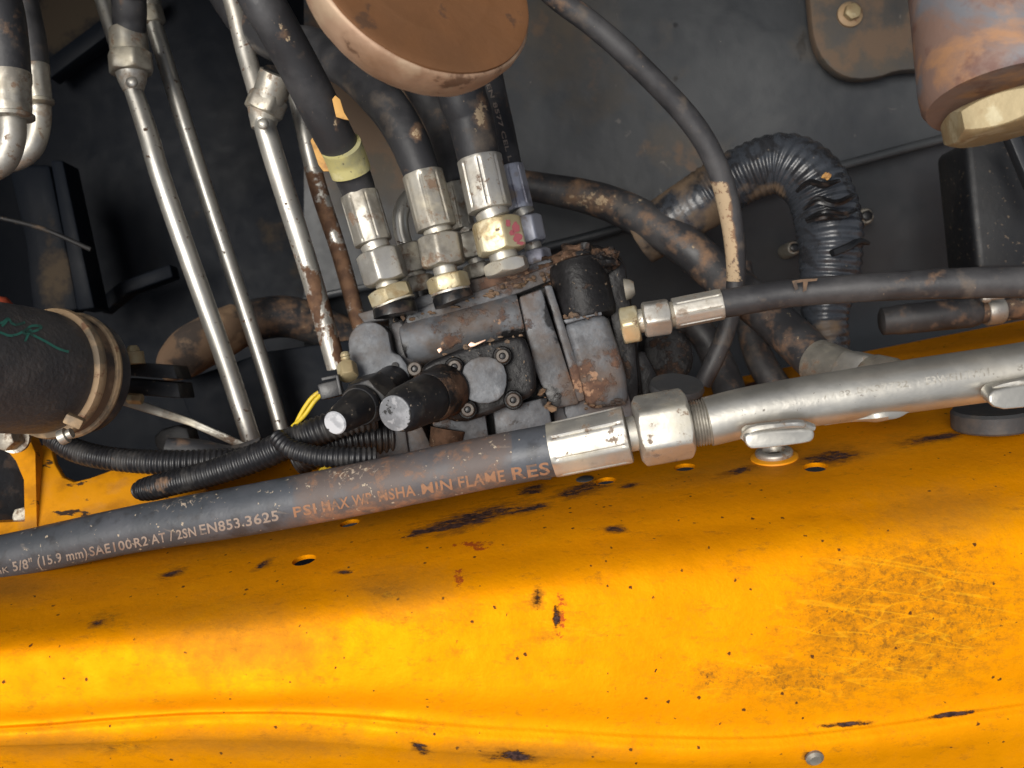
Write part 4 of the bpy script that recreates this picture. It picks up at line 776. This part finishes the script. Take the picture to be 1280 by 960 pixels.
o = link('clamp_latch', boxf(P(93, 526, .528), .010, .008, .006, (1, .3, -.5), .001), M['band'], t)
link('clamp_screw', lathe(P(74, 548, .528), P(90, 541, .528), [(0, .003), (.1, .0045), (.6, .0045), (.65, .003), (1, .003)], 24), M['zincdull'], t)
BV[fo.name] = BVHTree.FromPolygons(GM[fo.name].v, GM[fo.name].f)
def stroke(pts, r):
    q = catmull(pts, len(pts) * 6); g = G(); vs = []
    for i, (x, y) in enumerate(q):
        x2, y2 = q[min(i + 1, len(q) - 1)]; x1, y1 = q[max(i - 1, 0)]; l = math.hypot(x2 - x1, y2 - y1) or 1
        for sgn in (-1, 1):
            hh, nn = hit(x - sgn * (y2 - y1) / l * r, y + sgn * (x2 - x1) / l * r, BV[fo.name]); vs.append(hh + (nn if nn.y < 0 else -nn) * .0003)
    return g.add(vs, [(2 * i, 2 * i + 2, 2 * i + 3, 2 * i + 1) for i in range(len(q) - 1)])
z = lambda L: [(x / 5.333, 380 + y / 5.333) for x, y in L]
for s_ in ([(-40, 180), (10, 195), (60, 212), (110, 205), (160, 180), (205, 150), (262, 148), (272, 160), (230, 182), (170, 190), (200, 200), (300, 250), (380, 295), (455, 320)], [(-20, 130), (15, 125), (50, 100), (75, 128), (110, 140), (165, 125)], [(50, 100), (35, 125), (10, 150)], [(205, 170), (185, 205), (165, 252)], [(150, 190), (175, 205), (195, 180)]):
    link('green_marking', stroke(z(s_), 1.5), M['greenink'], t)

# ------------------------------------------------------------------ bits right of the canister
t = thing('black_latch_block', 'flat black block with two bolts just right of the canister', 'bracket', P(190, 470, .64))
link('block', prism([(150, 452), (216, 456), (222, 474), (150, 469)], .635, .03, .001), M['black'], t)
link('block', prism([(150, 472), (222, 478), (226, 498), (150, 492)], .640, .03, .001), M['black'], t)
link('dome_nut', lathe(P(166, 432, .63), P(168, 455, .63), [(0, r_(5, .63)), (.12, r_(7, .63)), (.3, r_(8, .63)), (.35, r_(12, .63)), (1, r_(13, .63))], 24), M['bolt'], t)
link('small_bolt', hexnut(P(160, 498, .62), P(178, 499, .62), r_(7, .62), .3), M['bolt'], t)
o = link('steel_strip', prism([(146, 492), (160, 496), (240, 524), (320, 560), (316, 568), (236, 532), (150, 506)], .63, .003, .0006), M['zincdull']); tag(o, 'narrow steel strip running down right from the canister', 'strip')
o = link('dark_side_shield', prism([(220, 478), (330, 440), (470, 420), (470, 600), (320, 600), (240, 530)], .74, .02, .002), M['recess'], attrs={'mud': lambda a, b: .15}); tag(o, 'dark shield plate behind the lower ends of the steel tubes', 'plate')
o = link('harness_clip', prism([(190, 540), (232, 528), (240, 556), (228, 570), (196, 566)], .64, .02, .002, rnd=1), M['black'], attrs={'mud': lambda a, b: .5}); tag(o, 'dusty black clip above the ribbed conduit, right of the canister', 'clip')
t = thing('mud_caked_hose', 'mud caked round hose end behind the thin steel tubes', 'hose', P(240, 440, .72))
link('hose_end', tube([(212, 470, .705, 6), (214, 462, .71, 20), (224, 450, .715, 27), (245, 435, .72, 31), (275, 418, .73, 30), (300, 405, .74, 28)], 40, .0015, wob=.08), M['muddy'], t)
link('hose_body', tube([(290, 410, .745, 27), (330, 398, .75, 26), (372, 398, .76, 26), (430, 420, .78, 24)], 36, .002, wob=.02), M['rubber'], t, attrs={'mud': lambda a, b: .7})

# ------------------------------------------------------------------ ribbed conduits
def rib(period, depth): return lambda s, a: 1 + depth * (1 if math.sin(2 * math.pi * s / period) > 0 else -1) * min(1, abs(math.sin(2 * math.pi * s / period)) * 2.5)
def conduit(label, pts, period=.0035, depth=.06, mud=None, m='plastic'):
    o = link('ribbed_conduit', tube(pts, 30, .0005, rib(period, depth)), M[m], attrs={'mud': mud or (lambda a, b: .25)}, angle=180); return tag(o, label, 'cable conduit', 'ribbed black conduits')
conduit('ribbed conduit passing under the canister to the left bracket', [(64, 545, .60, 13), (92, 562, .595, 14), (130, 572, .59, 14), (180, 577, .585, 14.5), (235, 578, .585, 15), (300, 574, .59, 14)], mud=lambda a, b: .45)
o = conduit('long ribbed conduit sloping up behind the printed hose', [(170, 614, .578, 5), (174, 613, .577, 12), (190, 610, .575, 15), (215, 604, .57, 15), (262, 592, .565, 16), (320, 572, .56, 17.5), (375, 548, .556, 18), (430, 528, .556, 18), (470, 520, .56, 17)], mud=lambda a, b: .2 + 1.3 * ell(195, 608, 50, 26)(a, b))
conduit('glossy ribbed conduit looping down to the printed hose', [(345, 545, .545, 10), (362, 560, .540, 11.5), (395, 570, .537, 12.5), (440, 572, .537, 13), (470, 572, .54, 13)], .003)
conduit('wide ribbed conduit beneath the small solenoid plunger', [(370, 575, .572, 20), (410, 556, .57, 22), (450, 548, .575, 24), (490, 545, .58, 24)], .0038)
o = link('dusty_sleeve', tube([(210, 560, .60, 14), (250, 566, .60, 17), (290, 572, .60, 16), (330, 560, .60, 14)], 28, .002, wob=.1), M['rubber'], attrs={'mud': lambda a, b: .6}); tag(o, 'dusty wrapped sleeve where the ribbed conduits meet', 'sleeve')
for k_, (x, y) in enumerate(((430, 580),)):
    o = link('yellow_hose_clip', tube([(396, 594, .556, 3), (410, 583, .55, 4), (430, 579, .55, 4), (455, 580, .552, 3)], 14, .001), M['wire']); tag(o, 'bright yellow curved sliver above the printed hose beneath the conduits', 'wire')
t = thing('sensor_plug', 'black sensor plug with two yellow wires at the left of the valve', 'plug', P(415, 485, .56))
link('plug_body', boxf(P(414, 487, .56), .013, .012, .010, (1, 0, .25), .0012), M['plastic'], t)
link('plug_latch', boxf(P(414, 472, .558), .011, .006, .0022, (1, 0, .2), .0005), M['plastic'], t)
link('plug_latch', boxf(P(424, 481, .553), .002, .003, .012, (1, 0, .2), .0005), M['plastic'], t)
link('wire_seal', lathe(P(399, 491, .558), P(408, 489, .558), [(0, r_(6, .56)), (1, r_(8, .56))], 24), M['seal'], t)
link('yellow_wire', tube([(402, 488, .557, 2.6), (390, 497, .557, 2.8), (378, 514, .558, 2.8), (367, 536, .56, 2.8)], 14, .001), M['wire'], t)
link('yellow_wire', tube([(403, 492, .556, 2.6), (393, 502, .555, 2.8), (380, 520, .556, 2.8), (366, 533, .56, 2.8)], 14, .001), M['wire'], t)
t = thing('bleed_fitting', 'small cream zinc fitting at the left edge of the valve end plate', 'fitting', P(434, 465, .56))
link('hex_head', hexnut(P(433, 456, .563), P(436, 472, .558), r_(13, .56), .3), M['bolt'], t)
link('threaded_tip', lathe(P(431, 441, .566), P(433.5, 458, .563), [(0, r_(5, .56)), (.2, r_(6.4, .56)), (.3, r_(5.2, .56)), (.45, r_(6.4, .56)), (.55, r_(5.2, .56)), (.7, r_(6.4, .56)), (.8, r_(5.2, .56)), (1, r_(6.5, .56))], 24), M['brass'], t)

# ------------------------------------------------------------------ things on the right
t = thing('side_hose', 'black hose running to the right edge from fittings on the side of the valve', 'hydraulic hose', P(840, 392, .57))
link('rubber_tube', tube([(897, 381, .570, 16.8), (906, 379.5, .570, 17.8), (940, 374, .568, 17.8), (995, 366, .565, 17.3), (1106, 358, .555, 18), (1200, 354, .548, 19.3), (1290, 353, .542, 20), (1420, 356, .535, 21), (1800, 380, .52, 21)], 44, .0015, wob=.012), M['rubber'], t, attrs={'mud': lambda a, b: .25 + .5 * ell(1130, 380, 200, 10)(a, b)})
link('scuff_mark', prism([(990, 351), (1003, 349), (1022, 348), (1021, 351), (1010, 352), (1008, 363), (1004, 365), (1004, 352), (996, 354), (998, 361), (994, 363)], .5495, .0006, 0), M['muddy'], t)
ferrule(P(842, 392, .573), P(903, 380, .570), r_(19.3, .57), 8, .2, 'zinc', t)
ringlathe(P(835, 394, .573), P(843, 392, .573), r_(16, .57), t, 'zincdull', 'neck')
link('swivel_nut', hexnut(P(804, 400, .575), P(837, 395, .574), r_(24, .575), math.radians(13)), M['zinc'], t)
ringlathe(P(797, 402, .576), P(806, 400, .575), r_(15, .57), t, 'zinc')
link('adapter_nut', hexnut(P(777, 408, .578), P(799, 404, .576), r_(26, .575), math.radians(0)), M['brass'], t)
o = link('small_plug_cap', lathe(P(781, 362, .580), P(793, 360, .579), [(0, r_(14, .58)), (.6, r_(12, .58)), (1, r_(8, .58))], 28), M['zincdull']); tag(o, 'small grey plug on the right side of the valve above the side hose fittings', 'plug')

g = tube([(420, -300, .55, 14), (620, -75, .567, 14), (692, -6, .575, 14.2), (740, 30, .58, 14.5), (790, 74, .585, 14.5), (860, 147, .60, 14.5), (895, 205, .61, 14), (912, 262, .62, 14), (919, 315, .625, 12.5), (919, 360, .63, 11.5), (910, 405, .635, 11.5), (895, 445, .64, 11.5), (878, 480, .645, 11)], 30, .0015, wob=.02)
o = link('rubber_cable', g, M['rubber'], attrs={'mud': lambda a, b: (1.45 * smooth((b - 222) / 8) * smooth((916 - a + (b - 230) * .14) / 10) if 215 < b < 352 else (.8 * ell(700, 10, 60, 30)(a, b)))}); tag(o, 'long thin black cable arching from the top edge down behind the side hose', 'cable')

t = thing('return_hose', 'thick dusty black hose sloping down behind the side hose to a union at the pipe', 'hydraulic hose', P(1030, 460, .66))
link('rubber_tube', tube([(590, 222, .74, 17), (660, 232, .73, 18), (755, 252, .72, 22), (835, 292, .70, 25), (890, 335, .69, 25.5), (965, 398, .66, 26), (1020, 450, .63, 27), (1032, 462, .625, 26)], 44, .002, wob=.02), M['rubber'], t, attrs={'mud': lambda a, b: .62 + .5 * ell(740, 250, 70, 20)(a, b)})
link('ferrule', lathe(P(1020, 452, .625), P(1060, 470, .60), [(0, r_(27, .61)), (.05, r_(30, .61)), (1, r_(31, .6))], 48), M['zincdull'], t)
link('union_nut', hexnut(P(1056, 470, .60), P(1088, 478, .585), r_(38, .59), .3), M['zinc'], t)
link('union_ring', lathe(P(1086, 478, .585), P(1128, 488, .565), [(0, r_(34, .58)), (.1, r_(37, .58)), (.6, r_(37, .58)), (.7, r_(34, .57)), (1, r_(33, .56))], 48), M['zincdull'], t)

cn = tube([(800, 300, .72, 32), (840, 275, .71, 35), (885, 246, .70, 37), (930, 218, .69, 36), (975, 204, .68, 37), (1010, 220, .67, 39), (1030, 255, .665, 40), (1038, 300, .66, 39), (1036, 350, .66, 35), (1031, 395, .66, 28), (1036, 438, .66, 25)], 56, .0006, lambda s, a: (1 + .022 * math.sin(2 * math.pi * s / .0058) * (.25 if s < .06 else 1)), wob=.045)
CN = thing('corrugated_duct', 'grey corrugated duct bent in an arch, torn and dented on its right side', 'duct', P(1036, 438, .66))
link('duct_wall', cn, M['conduit'], CN, attrs={'mud': lambda a, b: max(smooth((950 - a) / 60), smooth((1005 - a) / 30) * smooth((b - 215) / 20) * .7, .05) + (.5 if b > 400 else 0)}, angle=80)
for pts in ([(996, 240, .640, 2), (1012, 228, .632, 4), (1030, 232, .628, 4), (1050, 226, .632, 2)], [(1004, 262, .634, 2), (1022, 250, .627, 5), (1045, 254, .626, 5), (1068, 244, .634, 2)], [(1008, 276, .634, 3), (1030, 268, .625, 5), (1052, 270, .628, 4), (1070, 262, .636, 2)]):
    link('torn_edge', tube(pts, 14, .001, wob=.9), M['seal'], CN)
link('wire_clip', tube([(1040, 316, .620, 5), (1060, 308, .624, 5), (1074, 302, .632, 4), (1086, 304, .64, 2.5)], 14, .001, wob=.3), M['black'], CN, attrs={'mud': lambda a, b: 0})
link('clay_crumb', blob(P(1033, 220, .635), (.0028, .0016, .0022), .6, seed=4), M['tagpaper'], CN)

t = thing('cover_plate', 'rounded dark cover plate bolted to the back wall at the top', 'cover plate', P(1080, 40, .78))
link('plate', prism([(1005, -80), (1014, 20), (1018, 52), (1030, 76), (1048, 92), (1070, 99), (1100, 96), (1120, 88), (1150, 86), (1260, 90), (1260, -80)], .770, .012, .0015, rnd=1), M['slate'], t, attrs={'mud': lambda a, b: .9 if a > 1030 else 1.2})
for q in ((1067, 13, .0105),):
    a = P(q[0], q[1], .760); link('washer', lathe(a + Vector((0, .006, 0)), a + Vector((0, .010, 0)), [(0, q[2] * .8), (.3, q[2]), (1, q[2])], 36), M['band'], t); link('hex_bolt', hexnut(a, a + Vector((0, .008, 0)), q[2] * .66, .2), M['bolt'], t)
def wbolt(px, py, d, r, label):
    a = P(px, py, d); t = thing('wall_bolt', label, 'bolt', a, 'small bolts on the back wall')
    link('washer', lathe(a + Vector((0, .004, 0)), a + Vector((0, .03, 0)), [(0, r * .8), (.1, r), (1, r)], 28), M['zincdull'], t); link('hex_bolt', hexnut(a, a + Vector((0, .006, 0)), r * .65, .2), M['seal'], t)
wbolt(1085, 269, .800, .0075, 'small round bolt on the dark wall right of the corrugated duct')
wbolt(994, 309, .800, .0065, 'small dusty bolt on the dark wall inside the arch of the duct')
o = link('dark_post', prism([(1206, 176), (1262, 160), (1300, 150), (1330, 340), (1222, 340)], .70, .05, .006, seg=3), M['black'], attrs={'mud': lambda a, b: .1}); tag(o, 'dark upright post behind the side hose below the rusty pivot', 'post')
o = link('slanted_strut', prism([(1262, 172), (1275, 168), (1310, 250), (1300, 262)], .66, .01, .001), M['slateshade']); tag(o, 'thin grey slanted strut at the right edge beneath the cream bolt', 'strut')
t = thing('coupling_hose', 'dark cylinder coupled to a clamped hose under the side hose at the right edge', 'hose', P(1170, 395, .70))
link('cylinder', lathe(P(1100, 402, .70), P(1226, 389, .69), [(0, r_(12, .7)), (.02, r_(17, .7)), (.15, r_(17.5, .7)), (.17, r_(18.5, .7)), (.9, r_(19, .7)), (.97, r_(17, .7)), (1, r_(14, .7))], 40), M['rubber'], t, attrs={'mud': lambda a, b: .55})
link('hose_tail', tube([(1222, 391, .69, 14), (1260, 386, .69, 15), (1310, 380, .69, 16), (1400, 374, .69, 16)], 30, .002), M['rubber'], t, attrs={'mud': lambda a, b: .8})
link('hose_clamp', lathe(P(1231, 390, .69), P(1252, 387, .69), [(0, r_(16, .69)), (.1, r_(17.5, .69)), (.9, r_(17.5, .69)), (1, r_(16, .69))], 36), M['zinc'], t)
link('clamp_screw', lathe(P(1227, 374, .67), P(1254, 371, .67), [(0, r_(3, .67)), (.1, r_(5, .67)), (.35, r_(5, .67)), (.4, r_(2.6, .67)), (1, r_(2.6, .67))], 20), M['zinc'], t)
# dark hoses hanging behind the cable, in shadow
o = link('hanging_hose', tube([(820, 440, .72, 16), (850, 400, .72, 18), (880, 420, .72, 18), (905, 470, .71, 20), (915, 500, .70, 20)], 30, .002, wob=.02), M['rubber'], attrs={'mud': lambda a, b: .4}); tag(o, 'shadowed black hose hanging behind the side hose ferrule', 'hose')
o = link('hanging_hose', tube([(925, 330, .76, 14), (935, 400, .75, 16), (950, 450, .74, 18), (975, 490, .73, 18)], 30, .002, wob=.02), M['rubber'], attrs={'mud': lambda a, b: .5}); tag(o, 'dusty dark hose dropping between the cable and the thick sloping hose', 'hose')
o = link('mount_lug', prism([(800, 415), (850, 405), (870, 440), (862, 475), (810, 480)], .66, .03, .003, rnd=1, rough=.0005), M['oily'], attrs={'rust': lambda a, b: .45}); tag(o, 'dark dusty mounting lug behind the swivel nut', 'lug')

for o in bpy.data.objects:
    for k in ('_b', '_n'):
        if k in o: del o[k]
